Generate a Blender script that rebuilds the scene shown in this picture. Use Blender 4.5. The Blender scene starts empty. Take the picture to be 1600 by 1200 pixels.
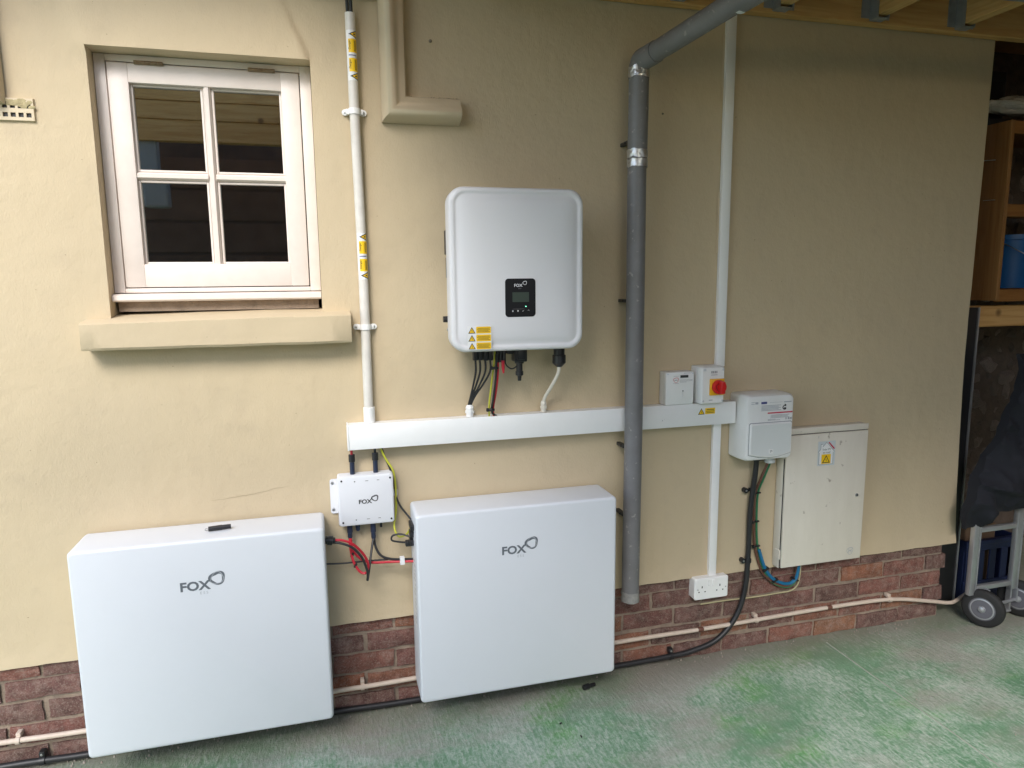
import bpy, bmesh, math, random
from mathutils import Vector, Matrix, noise
random.seed(7)
S = bpy.context.scene
COL = S.collection
R = math.radians

# ---------------------------------------------------------------- camera
def cam_setup():
    yaw, pitch, roll = R(15.035), R(8.531), R(0.579)
    f = Vector((math.sin(yaw)*math.cos(pitch), math.cos(yaw)*math.cos(pitch), -math.sin(pitch)))
    r = Vector((math.cos(yaw), -math.sin(yaw), 0)); d = f.cross(r)
    r2 = math.cos(roll)*r + math.sin(roll)*d
    d2 = -math.sin(roll)*r + math.cos(roll)*d
    m = Matrix((( r2.x, -d2.x, -f.x, 0), (r2.y, -d2.y, -f.y, -2.35), (r2.z, -d2.z, -f.z, 1.535), (0, 0, 0, 1)))
    c = bpy.data.cameras.new('camera'); o = bpy.data.objects.new('camera', c); COL.objects.link(o)
    o.matrix_world = m
    c.sensor_width = 36; c.lens = 1080/1600*36; c.clip_start = .02; c.clip_end = 3000
    S.camera = o
cam_setup()

# ---------------------------------------------------------------- sky, sun, exposure
SUN_EL, SUN_AZ = 40, 203          # azimuth clockwise from +Y (the wall): behind and left of the camera
w = bpy.data.worlds.new('World'); S.world = w; w.use_nodes = True
nt = w.node_tree; bg = nt.nodes['Background']
sky = nt.nodes.new('ShaderNodeTexSky'); sky.sky_type = 'NISHITA'; sky.sun_disc = False
sky.sun_elevation = R(SUN_EL); sky.sun_rotation = R(SUN_AZ)
sky.air_density = 1.0; sky.dust_density = 1.4; sky.ozone_density = 1.0
nt.links.new(sky.outputs[0], bg.inputs[0]); bg.inputs[1].default_value = 0.14
sl = bpy.data.lights.new('sun', 'SUN'); sl.energy = 1.3; sl.angle = R(25); sl.color = (1, .985, .955)
so = bpy.data.objects.new('sun', sl); COL.objects.link(so)
sd = Vector((math.sin(R(SUN_AZ))*math.cos(R(SUN_EL)), math.cos(R(SUN_AZ))*math.cos(R(SUN_EL)), math.sin(R(SUN_EL))))
so.rotation_euler = (-sd).to_track_quat('-Z', 'Y').to_euler(); so.location = sd*20
S.view_settings.view_transform = 'Standard'; S.view_settings.look = 'None'
S.view_settings.gamma = 1; S.view_settings.exposure = 1.28
S.render.engine = 'CYCLES'
S.cycles.use_denoising = True
S.cycles.max_bounces = 10; S.cycles.diffuse_bounces = 6; S.cycles.transparent_max_bounces = 12

# ---------------------------------------------------------------- materials
MATS = {}
def mat(name, col, rough=.5, metal=0, var=None, vscale=6, bump=0, bscale=200, spec=.5, emit=None, stretch=None, speck=None, rnd=0, coat=0):
    """Principled material. var: second colour mixed by noise; speck: (colour, scale, threshold)."""
    m = bpy.data.materials.new(name); m.use_nodes = True; t = m.node_tree; N = t.nodes; L = t.links
    b = N['Principled BSDF']; b.inputs['Roughness'].default_value = rough; b.inputs['Metallic'].default_value = metal
    b.inputs['Specular IOR Level'].default_value = spec; b.inputs['Coat Weight'].default_value = coat
    tc = N.new('ShaderNodeTexCoord'); vec = tc.outputs['Object']
    if stretch:
        mp = N.new('ShaderNodeMapping'); mp.inputs['Scale'].default_value = stretch; L.new(vec, mp.inputs[0]); vec = mp.outputs[0]
    out = None
    if var:
        n = N.new('ShaderNodeTexNoise'); n.inputs['Scale'].default_value = vscale; n.inputs['Detail'].default_value = 6; n.inputs['Roughness'].default_value = .65
        L.new(vec, n.inputs['Vector'])
        rp = N.new('ShaderNodeMapRange'); rp.inputs[1].default_value = .32; rp.inputs[2].default_value = .68; L.new(n.outputs[0], rp.inputs[0])
        mx = N.new('ShaderNodeMix'); mx.data_type = 'RGBA'; L.new(rp.outputs[0], mx.inputs[0])
        mx.inputs[6].default_value = (*col, 1); mx.inputs[7].default_value = (*var, 1); out = mx.outputs[2]
    if speck:
        n = N.new('ShaderNodeTexNoise'); n.inputs['Scale'].default_value = speck[1]; n.inputs['Detail'].default_value = 3; L.new(tc.outputs['Object'], n.inputs['Vector'])
        rp = N.new('ShaderNodeMapRange'); rp.inputs[1].default_value = speck[2]; rp.inputs[2].default_value = speck[2]+.05; L.new(n.outputs[0], rp.inputs[0])
        mx = N.new('ShaderNodeMix'); mx.data_type = 'RGBA'; L.new(rp.outputs[0], mx.inputs[0])
        if out: L.new(out, mx.inputs[6])
        else: mx.inputs[6].default_value = (*col, 1)
        mx.inputs[7].default_value = (*speck[0], 1); out = mx.outputs[2]
    if rnd:
        oi = N.new('ShaderNodeObjectInfo'); hs = N.new('ShaderNodeHueSaturation')
        mr = N.new('ShaderNodeMapRange'); mr.inputs[3].default_value = 1-rnd; mr.inputs[4].default_value = 1+rnd; L.new(oi.outputs['Random'], mr.inputs[0]); L.new(mr.outputs[0], hs.inputs['Value'])
        if out: L.new(out, hs.inputs['Color'])
        else: hs.inputs['Color'].default_value = (*col, 1)
        out = hs.outputs[0]
    if out: L.new(out, b.inputs['Base Color'])
    else: b.inputs['Base Color'].default_value = (*col, 1)
    if bump:
        n = N.new('ShaderNodeTexNoise'); n.inputs['Scale'].default_value = bscale; n.inputs['Detail'].default_value = 4; L.new(vec, n.inputs['Vector'])
        bp = N.new('ShaderNodeBump'); bp.inputs['Strength'].default_value = 1; bp.inputs['Distance'].default_value = bump
        L.new(n.outputs[0], bp.inputs['Height']); L.new(bp.outputs[0], b.inputs['Normal'])
    if emit:
        b.inputs['Emission Color'].default_value = (*emit[0], 1); b.inputs['Emission Strength'].default_value = emit[1]
    MATS[name] = m
    return m

def render_mat():
    m = mat('cream_render', (.74, .63, .42), .75, spec=.3); t = m.node_tree; N = t.nodes; L = t.links; b = N['Principled BSDF']
    tc = N.new('ShaderNodeTexCoord'); v = tc.outputs['Object']
    def nz(scale, det, st=None, rough=.6):
        n = N.new('ShaderNodeTexNoise'); n.inputs['Scale'].default_value = scale; n.inputs['Detail'].default_value = det; n.inputs['Roughness'].default_value = rough
        if st:
            mp = N.new('ShaderNodeMapping'); mp.inputs['Scale'].default_value = st; L.new(v, mp.inputs[0]); L.new(mp.outputs[0], n.inputs['Vector'])
        else: L.new(v, n.inputs['Vector'])
        return n.outputs[0]
    def mr(x, a, c, lo=0, hi=1):
        r = N.new('ShaderNodeMapRange'); r.inputs[1].default_value = a; r.inputs[2].default_value = c; r.inputs[3].default_value = lo; r.inputs[4].default_value = hi; L.new(x, r.inputs[0]); return r.outputs[0]
    def mix(f, a, c):
        x = N.new('ShaderNodeMix'); x.data_type = 'RGBA'; L.new(f, x.inputs[0])
        if isinstance(a, tuple): x.inputs[6].default_value = (*a, 1)
        else: L.new(a, x.inputs[6])
        x.inputs[7].default_value = (*c, 1); return x.outputs[2]
    c = mix(mr(nz(1.3, 4), .35, .65), (.565, .46, .305), (.53, .435, .295))
    c = mix(mr(nz(3, 8, (5, 1, .6)), .58, .85, 0, .35), c, (.45, .365, .245))       # faint runs
    c = mix(mr(nz(9, 8), .55, .85, 0, .5), c, (.44, .355, .25))                  # grime
    c = mix(mr(nz(70, 2), .745, .77, 0, .75), c, (.24, .17, .11))               # fly specks
    L.new(c, b.inputs['Base Color'])
    b1 = N.new('ShaderNodeBump'); b1.inputs['Distance'].default_value = .0008; L.new(nz(160, 5, (1.6, 1, .55), .55), b1.inputs['Height'])
    b2 = N.new('ShaderNodeBump'); b2.inputs['Distance'].default_value = .0032; L.new(nz(16, 3), b2.inputs['Height']); L.new(b1.outputs[0], b2.inputs['Normal'])
    L.new(b2.outputs[0], b.inputs['Normal'])
    return m
M_RENDER = render_mat()

def brick_mat():
    m = mat('old_brick', (.2, .1, .08), .9, spec=.2); t = m.node_tree; N = t.nodes; L = t.links; b = N['Principled BSDF']
    tc = N.new('ShaderNodeTexCoord'); oi = N.new('ShaderNodeObjectInfo')
    av = N.new('ShaderNodeVectorMath'); av.operation = 'ADD'; L.new(tc.outputs['Object'], av.inputs[0]); L.new(oi.outputs['Location'], av.inputs[1])
    v = av.outputs[0]
    cr = N.new('ShaderNodeValToRGB'); L.new(oi.outputs['Random'], cr.inputs[0])
    e = cr.color_ramp.elements; e[0].color = (.125, .080, .070, 1); e[1].color = (.23, .115, .085, 1)
    for p, c in ((.3, (.145, .09, .08)), (.5, (.165, .092, .082)), (.7, (.20, .105, .085)), (.85, (.215, .125, .09))):
        x = e.new(p); x.color = (*c, 1)
    n1 = N.new('ShaderNodeTexNoise'); n1.inputs['Scale'].default_value = 18; n1.inputs['Detail'].default_value = 8; n1.inputs['Roughness'].default_value = .7; L.new(v, n1.inputs['Vector'])
    r1 = N.new('ShaderNodeMapRange'); r1.inputs[1].default_value = .3; r1.inputs[2].default_value = .7; r1.inputs[3].default_value = .65; r1.inputs[4].default_value = 1.8; L.new(n1.outputs[0], r1.inputs[0])
    hs = N.new('ShaderNodeHueSaturation'); hs.inputs['Saturation'].default_value = 1.22; L.new(cr.outputs[0], hs.inputs['Color']); L.new(r1.outputs[0], hs.inputs['Value'])
    n2 = N.new('ShaderNodeTexNoise'); n2.inputs['Scale'].default_value = 34; n2.inputs['Detail'].default_value = 6; n2.inputs['Roughness'].default_value = .75; L.new(v, n2.inputs['Vector'])
    r2 = N.new('ShaderNodeMapRange'); r2.inputs[1].default_value = .47; r2.inputs[2].default_value = .78; r2.inputs[4].default_value = .7; L.new(n2.outputs[0], r2.inputs[0])
    mx = N.new('ShaderNodeMix'); mx.data_type = 'RGBA'; L.new(r2.outputs[0], mx.inputs[0]); L.new(hs.outputs[0], mx.inputs[6]); mx.inputs[7].default_value = (.40, .31, .26, 1)
    n3 = N.new('ShaderNodeTexNoise'); n3.inputs['Scale'].default_value = 210; n3.inputs['Detail'].default_value = 4; n3.inputs['Roughness'].default_value = .7; L.new(v, n3.inputs['Vector'])
    r3 = N.new('ShaderNodeMapRange'); r3.inputs[1].default_value = .52; r3.inputs[2].default_value = .70; r3.inputs[4].default_value = .7; L.new(n3.outputs[0], r3.inputs[0])
    m3 = N.new('ShaderNodeMix'); m3.data_type = 'RGBA'; L.new(r3.outputs[0], m3.inputs[0]); L.new(mx.outputs[2], m3.inputs[6]); m3.inputs[7].default_value = (.42, .33, .28, 1)
    r4 = N.new('ShaderNodeMapRange'); r4.inputs[1].default_value = .40; r4.inputs[2].default_value = .30; r4.inputs[4].default_value = .8; L.new(n3.outputs[0], r4.inputs[0])
    m4 = N.new('ShaderNodeMix'); m4.data_type = 'RGBA'; L.new(r4.outputs[0], m4.inputs[0]); L.new(m3.outputs[2], m4.inputs[6]); m4.inputs[7].default_value = (.05, .03, .028, 1)
    L.new(m4.outputs[2], b.inputs['Base Color'])
    ad = N.new('ShaderNodeMath'); ad.operation = 'ADD'; L.new(n2.outputs[0], ad.inputs[0]); L.new(n3.outputs[0], ad.inputs[1])
    bp = N.new('ShaderNodeBump'); bp.inputs['Distance'].default_value = .005; L.new(ad.outputs[0], bp.inputs['Height']); L.new(bp.outputs[0], b.inputs['Normal'])
    return m
M_BRICK = brick_mat()

def floor_mat():
    m = mat('worn_green_concrete', (.2, .3, .2), .8, spec=.3); t = m.node_tree; N = t.nodes; L = t.links; b = N['Principled BSDF']
    tc = N.new('ShaderNodeTexCoord'); v = tc.outputs['Object']
    def nz(scale, det, st=None, rough=.6):
        n = N.new('ShaderNodeTexNoise'); n.inputs['Scale'].default_value = scale; n.inputs['Detail'].default_value = det; n.inputs['Roughness'].default_value = rough
        if st:
            mp = N.new('ShaderNodeMapping'); mp.inputs['Scale'].default_value = st; L.new(v, mp.inputs[0]); L.new(mp.outputs[0], n.inputs['Vector'])
        else: L.new(v, n.inputs['Vector'])
        return n.outputs[0]
    def mr(x, a, c, lo=0, hi=1):
        r = N.new('ShaderNodeMapRange'); r.inputs[1].default_value = a; r.inputs[2].default_value = c; r.inputs[3].default_value = lo; r.inputs[4].default_value = hi; L.new(x, r.inputs[0]); return r.outputs[0]
    def mix(f, a, c):
        x = N.new('ShaderNodeMix'); x.data_type = 'RGBA'; L.new(f, x.inputs[0])
        for i, q in ((6, a), (7, c)):
            if isinstance(q, tuple): x.inputs[i].default_value = (*q, 1)
            else: L.new(q, x.inputs[i])
        return x.outputs[2]
    def math2(op, a, c):
        x = N.new('ShaderNodeMath'); x.operation = op
        for i, q in ((0, a), (1, c)):
            if isinstance(q, (int, float)): x.inputs[i].default_value = q
            else: L.new(q, x.inputs[i])
        return x.outputs[0]
    ridge = nz(1, 5, (95, 22, 1), .65)                      # broom strokes square to the wall
    grain = nz(95, 6, None, .7)
    big = nz(2.4, 5)
    green = mix(mr(nz(3.3, 4), .35, .65), (.125, .285, .155), (.19, .34, .21))
    green = mix(mr(nz(1.9, 3, (1, 1.6, 1)), .56, .66, 0, .8), green, (.14, .38, .11))
    wear = math2('ADD', math2('ADD', math2('MULTIPLY', ridge, .9), math2('MULTIPLY', grain, .75)), math2('MULTIPLY', big, 1.25))
    wear = math2('ADD', wear, math2('MULTIPLY', math2('SUBTRACT', nz(42, 4, (1.6, .8, 1), .7), .5), .9))
    c = mix(mr(wear, 1.30, 1.78, .02, .9), green, (.55, .61, .54))
    c = mix(mr(nz(1.3, 5, (.9, 1.9, 1)), .52, .64, 0, .7), c, (.36, .335, .30))          # brown dust
    gy = N.new('ShaderNodeSeparateXYZ'); L.new(v, gy.inputs[0])
    edge = math2('ADD', gy.outputs[1], math2('MULTIPLY', nz(6, 4), .16))                   # grit collected along the wall foot
    c = mix(mr(edge, -.14, .07, 0, .72), c, (.24, .20, .165))
    c = mix(mr(nz(120, 2), .72, .75, 0, .9), c, (.68, .68, .64))
    L.new(c, b.inputs['Base Color'])
    b1 = N.new('ShaderNodeBump'); b1.inputs['Distance'].default_value = .005; L.new(ridge, b1.inputs['Height'])
    b2 = N.new('ShaderNodeBump'); b2.inputs['Distance'].default_value = .003; L.new(grain, b2.inputs['Height']); L.new(b1.outputs[0], b2.inputs['Normal'])
    L.new(b2.outputs[0], b.inputs['Normal'])
    L.new(mr(wear, 1.2, 1.6, .5, .9), b.inputs['Roughness'])
    return m
M_FLOOR = floor_mat()

def wood_mat(name, c1, c2, st):
    m = mat(name, c1, .65, spec=.3); t = m.node_tree; N = t.nodes; L = t.links; b = N['Principled BSDF']
    tc = N.new('ShaderNodeTexCoord'); mp = N.new('ShaderNodeMapping'); mp.inputs['Scale'].default_value = st; L.new(tc.outputs['Object'], mp.inputs[0])
    n = N.new('ShaderNodeTexNoise'); n.inputs['Scale'].default_value = 5; n.inputs['Detail'].default_value = 5; n.inputs['Distortion'].default_value = 1.2; L.new(mp.outputs[0], n.inputs['Vector'])
    cr = N.new('ShaderNodeValToRGB'); e = cr.color_ramp.elements
    e[0].position = .3; e[0].color = (*c2, 1); e[1].position = .6; e[1].color = (*c1, 1); L.new(n.outputs[0], cr.inputs[0])
    k = N.new('ShaderNodeTexVoronoi'); k.inputs['Scale'].default_value = 3.1; L.new(tc.outputs['Object'], k.inputs['Vector'])
    r = N.new('ShaderNodeMapRange'); r.inputs[1].default_value = .035; r.inputs[2].default_value = .075; r.inputs[3].default_value = .75; r.inputs[4].default_value = 0; L.new(k.outputs['Distance'], r.inputs[0])
    mx = N.new('ShaderNodeMix'); mx.data_type = 'RGBA'; L.new(r.outputs[0], mx.inputs[0]); L.new(cr.outputs[0], mx.inputs[6]); mx.inputs[7].default_value = (.12, .05, .02, 1)
    L.new(mx.outputs[2], b.inputs['Base Color'])
    bp = N.new('ShaderNodeBump'); bp.inputs['Distance'].default_value = .001; L.new(n.outputs[0], bp.inputs['Height']); L.new(bp.outputs[0], b.inputs['Normal'])
    return m
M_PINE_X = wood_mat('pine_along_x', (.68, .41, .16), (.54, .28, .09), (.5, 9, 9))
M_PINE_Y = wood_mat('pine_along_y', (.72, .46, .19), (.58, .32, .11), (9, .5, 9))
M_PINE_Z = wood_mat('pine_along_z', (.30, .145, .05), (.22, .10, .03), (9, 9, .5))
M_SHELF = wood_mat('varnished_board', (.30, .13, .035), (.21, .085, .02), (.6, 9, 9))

M_MORTAR = mat('sandy_mortar', (.35, .27, .205), .95, var=(.22, .17, .13), vscale=22, bump=.004, bscale=120)
M_STONE_BED = mat('dark_mortar', (.15, .11, .085), .95, var=(.09, .07, .055), vscale=20, bump=.004, bscale=90)
M_FLINT = mat('flint', (.09, .08, .075), .6, var=(.24, .18, .14), vscale=14, bump=.003, bscale=60, rnd=.5)
M_WIN = mat('pinkish_white_paint', (.76, .68, .62), .45, var=(.70, .62, .56), vscale=9, stretch=(1, 1, 1), bump=.0006, bscale=120)
M_MOULD = mat('cream_gloss', (.61, .505, .345), .5, var=(.56, .46, .32), vscale=8, bump=.0006, bscale=90)
M_PVC = mat('white_pvc', (.86, .86, .85), .35, var=(.83, .83, .82), vscale=10)
M_PVC2 = mat('weathered_white_pvc', (.71, .68, .63), .4, var=(.62, .59, .54), vscale=25)
M_COAT = mat('white_powder_coat', (.71, .735, .775), .42, var=(.69, .715, .75), vscale=2.2, bump=.00018, bscale=700)
M_INV = mat('inverter_white', (.74, .74, .765), .4, bump=.00015, bscale=900)
M_BOXW = mat('white_abs', (.82, .82, .81), .35, var=(.79, .79, .77), vscale=12)
M_GREYW = mat('pale_grey_plastic', (.60, .62, .64), .35)
M_JB = mat('light_grey_casting', (.73, .74, .77), .4, bump=.0002, bscale=700)
M_MBOX = mat('aged_cream_fibreglass', (.76, .71, .62), .5, var=(.70, .65, .56), vscale=5, stretch=(3, 3, .8), speck=((.40, .35, .28), 26, .68))
M_LINEW = mat('painted_pipe', (.66, .55, .46), .55, var=(.58, .47, .38), vscale=30)
M_GREYP = mat('grey_pipe_plastic', (.20, .195, .20), .45, var=(.16, .155, .155), vscale=9, speck=((.30, .29, .27), 42, .64), bump=.0006, bscale=120)
M_FOIL = mat('silver_foil_tape', (.62, .62, .62), .32, .85, bump=.004, bscale=55)
M_GALV = mat('galvanised_steel', (.42, .43, .45), .45, .5, var=(.30, .31, .33), vscale=25)
M_ALU = mat('brushed_aluminium', (.55, .56, .58), .38, .7, var=(.48, .49, .51), vscale=20)
M_BLACK = mat('black_plastic', (.018, .018, .02), .4)
M_BLACKC = mat('black_cable_sheath', (.022, .022, .024), .45)
M_NAVY = mat('navy_connector', (.022, .03, .06), .35)
M_RED = mat('red_cable_sheath', (.55, .02, .04), .4)
M_YEL = mat('green_yellow_sheath', (.55, .55, .05), .4)
M_GREEN = mat('green_sheath', (.03, .18, .08), .4)
M_BLUE = mat('blue_sheath', (.012, .15, .30), .4)
M_BROWN = mat('brown_sheath', (.14, .06, .04), .45)
M_WCAB = mat('cream_cable_sheath', (.70, .66, .58), .45)
M_STEEL = mat('screw_steel', (.5, .5, .5), .35, .9)
M_BRASS = mat('dull_brass', (.20, .13, .07), .55, .4, var=(.32, .24, .15), vscale=60)
M_STY = mat('sticker_yellow', (.90, .57, .01), .5)
M_STW = mat('sticker_white', (.80, .80, .80), .5)
M_PRINT = mat('print_black', (.03, .03, .03), .6)
M_PRINTG = mat('print_grey', (.30, .30, .32), .6)
M_LOGO = mat('logo_grey', (.13, .145, .165), .5)
M_LOGOL = mat('logo_light_grey', (.42, .44, .47), .5)
M_LOGOW = mat('logo_white', (.75, .75, .77), .5)
M_PRINTB = mat('print_blue', (.06, .07, .22), .6)
M_PRINTR = mat('print_red', (.55, .02, .05), .6)
M_LCD = mat('lcd_green', (.040, .058, .045), .4, spec=.3)
M_LED = mat('green_led', (.1, .6, .4), .4, emit=((.25, 1, .6), 1.5))
M_GLOSSBLACK = mat('gloss_black_panel', (.006, .006, .008), .45, spec=.25)
M_SWRED = mat('switch_red', (.62, .015, .015), .35)
M_SWYEL = mat('switch_yellow', (.80, .42, .01), .4)
M_RUBBER = mat('tyre_rubber', (.02, .02, .02), .75)
M_RIM = mat('grey_rim', (.13, .13, .15), .4)
M_JACKET = mat('dark_jacket_cloth', (.010, .011, .017), .85, bump=.0006, bscale=600)
M_BUCKET = mat('blue_bucket_plastic', (.006, .10, .30), .4)
M_CRATE = mat('dark_blue_crate', (.006, .012, .045), .45)
M_BAG = mat('grey_polythene', (.55, .52, .48), .25, var=(.42, .39, .35), vscale=14)
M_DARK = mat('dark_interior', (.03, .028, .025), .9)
M_DECK = mat('roof_boarding', (.52, .30, .12), .8, var=(.44, .24, .09), vscale=4)  # orange strengthened so the boards bounce warm light onto the wall
M_BLOCK = mat('dark_blockwork', (.10, .075, .06), .9, var=(.06, .045, .04), vscale=8)
M_CRACK = mat('crack_shadow', (.42, .335, .22), .95)
M_COBWEB = mat('dusty_dirt', (.22, .18, .13), .95)

def glass_mat():
    m = bpy.data.materials.new('window_glass'); m.use_nodes = True; t = m.node_tree; N = t.nodes; L = t.links
    for n in list(N):
        if n.type != 'OUTPUT_MATERIAL': N.remove(n)
    out = [n for n in N if n.type == 'OUTPUT_MATERIAL'][0]
    tr = N.new('ShaderNodeBsdfTransparent'); tr.inputs[0].default_value = (.75, .78, .76, 1)
    gl = N.new('ShaderNodeBsdfGlossy'); gl.inputs['Roughness'].default_value = .015; gl.inputs[0].default_value = (1, 1, 1, 1)
    fr = N.new('ShaderNodeFresnel'); fr.inputs[0].default_value = 2.9
    mx = N.new('ShaderNodeMixShader'); L.new(fr.outputs[0], mx.inputs[0]); L.new(tr.outputs[0], mx.inputs[1]); L.new(gl.outputs[0], mx.inputs[2])
    L.new(mx.outputs[0], out.inputs[0]); return m
M_GLASS = glass_mat()

# ---------------------------------------------------------------- helpers
def link_mesh(name, verts, faces, m, parent=None, smooth=False, angle=None):
    me = bpy.data.meshes.new(name); me.from_pydata([tuple(v) for v in verts], [], faces); me.update()
    return link_me(name, me, m, parent, smooth)
def link_me(name, me, m, parent=None, smooth=False):
    if m: me.materials.clear(); me.materials.append(m)
    if smooth:
        for p in me.polygons: p.use_smooth = True
        try: me.set_sharp_from_angle(angle=R(38))
        except Exception: pass
    o = bpy.data.objects.new(name, me); COL.objects.link(o)
    if parent is not None:
        o.parent = parent
        if parent.type == 'EMPTY': o.location = -parent.location
    return o
def tag(o, label, cat, group=None):
    o['label'] = label; o['category'] = cat
    if group: o['group'] = group
    return o
def thing(name, base, label, cat, group=None):
    o = bpy.data.objects.new(name, None); o.empty_display_size = .05; COL.objects.link(o); o.location = base
    return tag(o, label, cat, group)
def structure(o): o['kind'] = 'structure'; return o

class G:
    """collects geometry for one mesh object (world coordinates)"""
    def __init__(s): s.v = []; s.f = []
    def add(s, vs, fs):
        k = len(s.v); s.v += [Vector(a) for a in vs]; s.f += [tuple(i+k for i in f) for f in fs]; return s
    def box(s, x0, x1, y0, y1, z0, z1, bev=0, seg=2):
        bm = bmesh.new(); bmesh.ops.create_cube(bm, size=1)
        for q in bm.verts: q.co = Vector(((x0+x1)/2+q.co.x*(x1-x0), (y0+y1)/2+q.co.y*(y1-y0), (z0+z1)/2+q.co.z*(z1-z0)))
        if bev: bmesh.ops.bevel(bm, geom=bm.edges[:], offset=bev, segments=seg, profile=.5, affect='EDGES')
        bm.verts.index_update()
        s.add([q.co.copy() for q in bm.verts], [[q.index for q in f.verts] for f in bm.faces]); bm.free(); return s
    def rings(s, rs, cap0=True, cap1=True):
        n = len(rs[0]); vs = [p for r in rs for p in r]; fs = []
        for i in range(len(rs)-1):
            for j in range(n):
                a, b = i*n+j, i*n+(j+1) % n; fs.append((a, b, b+n, a+n))
        if cap0: fs.append(tuple(range(n-1, -1, -1)))
        if cap1: fs.append(tuple(range((len(rs)-1)*n, len(rs)*n)))
        return s.add(vs, fs)
    def rr(s, rings, n=5, cap0=True, cap1=True):
        """stack of rounded rectangles parallel to the wall: (x0,x1,z0,z1,radius,y)"""
        return s.rings([[Vector((x, y, z)) for x, z in rrect(x0, x1, z0, z1, r, n)] for x0, x1, z0, z1, r, y in rings], cap0, cap1)
    def tube(s, pts, r, seg=10, smooth=True, per=6, caps=True):
        pts = [Vector(p) for p in pts]
        if smooth and len(pts) > 2: pts = catmull(pts, per)
        rs = []; up = None
        for i, p in enumerate(pts):
            d = (pts[min(i+1, len(pts)-1)] - pts[max(i-1, 0)]).normalized()
            if up is None: up = d.orthogonal().normalized()
            else: up = (up - d*up.dot(d)).normalized()
            sd_ = d.cross(up); rad = r(i/(len(pts)-1)) if callable(r) else r
            rs.append([p + (up*math.cos(a) + sd_*math.sin(a))*rad for a in [2*math.pi*k/seg for k in range(seg)]])
        return s.rings(rs, caps, caps)
    def lathe(s, p0, p1, prof, seg=16):
        p0, p1 = Vector(p0), Vector(p1); d = (p1-p0); u = d.normalized().orthogonal().normalized(); w_ = d.normalized().cross(u)
        return s.rings([[p0+d*t+(u*math.cos(a)+w_*math.sin(a))*r for a in [2*math.pi*k/seg for k in range(seg)]] for t, r in prof])
    def build(s, name, m, parent=None, smooth=False): return link_mesh(name, s.v, s.f, m, parent, smooth)
def rrect(x0, x1, z0, z1, r, n=5):
    out = []; r = max(r, 1e-4)
    for cx, cz, a0 in ((x1-r, z1-r, 0), (x0+r, z1-r, 90), (x0+r, z0+r, 180), (x1-r, z0+r, 270)):
        for k in range(n+1):
            a = R(a0+90*k/n); out.append((cx+r*math.cos(a), cz+r*math.sin(a)))
    return out
def catmull(P, per):
    out = []; Q = [P[0]*2-P[1]] + P + [P[-1]*2-P[-2]]
    for i in range(1, len(Q)-2):
        a, b, c, d = Q[i-1], Q[i], Q[i+1], Q[i+2]
        for k in range(per):
            t = k/per
            out.append(.5*((2*b)+(c-a)*t+(2*a-5*b+4*c-d)*t*t+(3*b-a-3*c+d)*t**3))
    out.append(P[-1].copy()); return out
def cable(name, pts, r, m, label, group=None, seg=8, cat='cable'):
    o = G().tube(pts, r, seg).build(name, m, None, True); return tag(o, label, cat, group)
def poly(name, pts, y, m, parent):
    """flat print, facing the room, at depth y"""
    return link_mesh(name, [(x, y, z) for x, z in pts], [tuple(range(len(pts)))][::1], m, parent)
def rect(x0, x1, z0, z1): return [(x0, z0), (x1, z0), (x1, z1), (x0, z1)]
def bars(name, rs, y, m, parent):
    g = G()
    for r_ in rs: g.add([(x, y, z) for x, z in rect(*r_)], [(0, 1, 2, 3)])
    return g.build(name, m, parent)
def text(name, s, x, z, size, y, m, parent, bold=0.0, rot=0, sx=1, align='LEFT'):
    cu = bpy.data.curves.new('t', 'FONT'); cu.body = s; cu.size = size; cu.offset = bold; cu.align_x = align; cu.fill_mode = 'FRONT'; cu.resolution_u = 3
    ob = bpy.data.objects.new('t', cu); COL.objects.link(ob)
    dg = bpy.context.evaluated_depsgraph_get(); me = bpy.data.meshes.new_from_object(ob.evaluated_get(dg)); bpy.data.objects.remove(ob)
    c, s_ = math.cos(rot), math.sin(rot)
    for v in me.vertices:
        a, b_ = v.co.x*sx, v.co.y; v.co = (x+a*c-b_*s_, y, z+a*s_+b_*c)
    me.name = name
    return link_me(name, me, m, parent)
def ring_logo(name, cx, cz, r, wd, y, m, parent, rot=0, squash=.9, off=0):
    """rounded triangular ring"""
    n = 40; vs = []; fs = []
    def rad(a): return 1 + .09*math.cos(3*(a-R(38)))
    for k in range(n):
        a = 2*math.pi*k/n; q = rad(a)
        wv = wd*(1+.22*math.sin(a+off))
        for rr_ in (r*q, r*q-wv):
            x, z = rr_*math.cos(a), rr_*math.sin(a)*squash
            vs.append((cx+x*math.cos(rot)-z*math.sin(rot), y, cz+x*math.sin(rot)+z*math.cos(rot)))
    for k in range(n):
        a = 2*k; b_ = 2*((k+1) % n); fs.append((a, b_, b_+1, a+1))
    return link_mesh(name, vs, fs, m, parent)
def fox_logo(cx, cz, s, y, parent, m1, m2, sub=True):
    """word and ring; cx,cz left foot of the word, s cap height"""
    text('logo_word', 'FOX', cx, cz, s*1.38, y, m1, parent, bold=s*.045, sx=1.08)
    ring_logo('logo_ring', cx+s*3.75, cz+s*1.12, s*.84, s*.31, y, m1, parent, rot=R(15))
    ring_logo('logo_ring', cx+s*3.75, cz+s*1.12, s*.72, s*.07, y-.0003, m2, parent, rot=R(50), off=2)
    if sub: text('logo_small_word', 'E S S', cx+s*1.95, cz-s*.52, s*.42, y, m2, parent)
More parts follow.
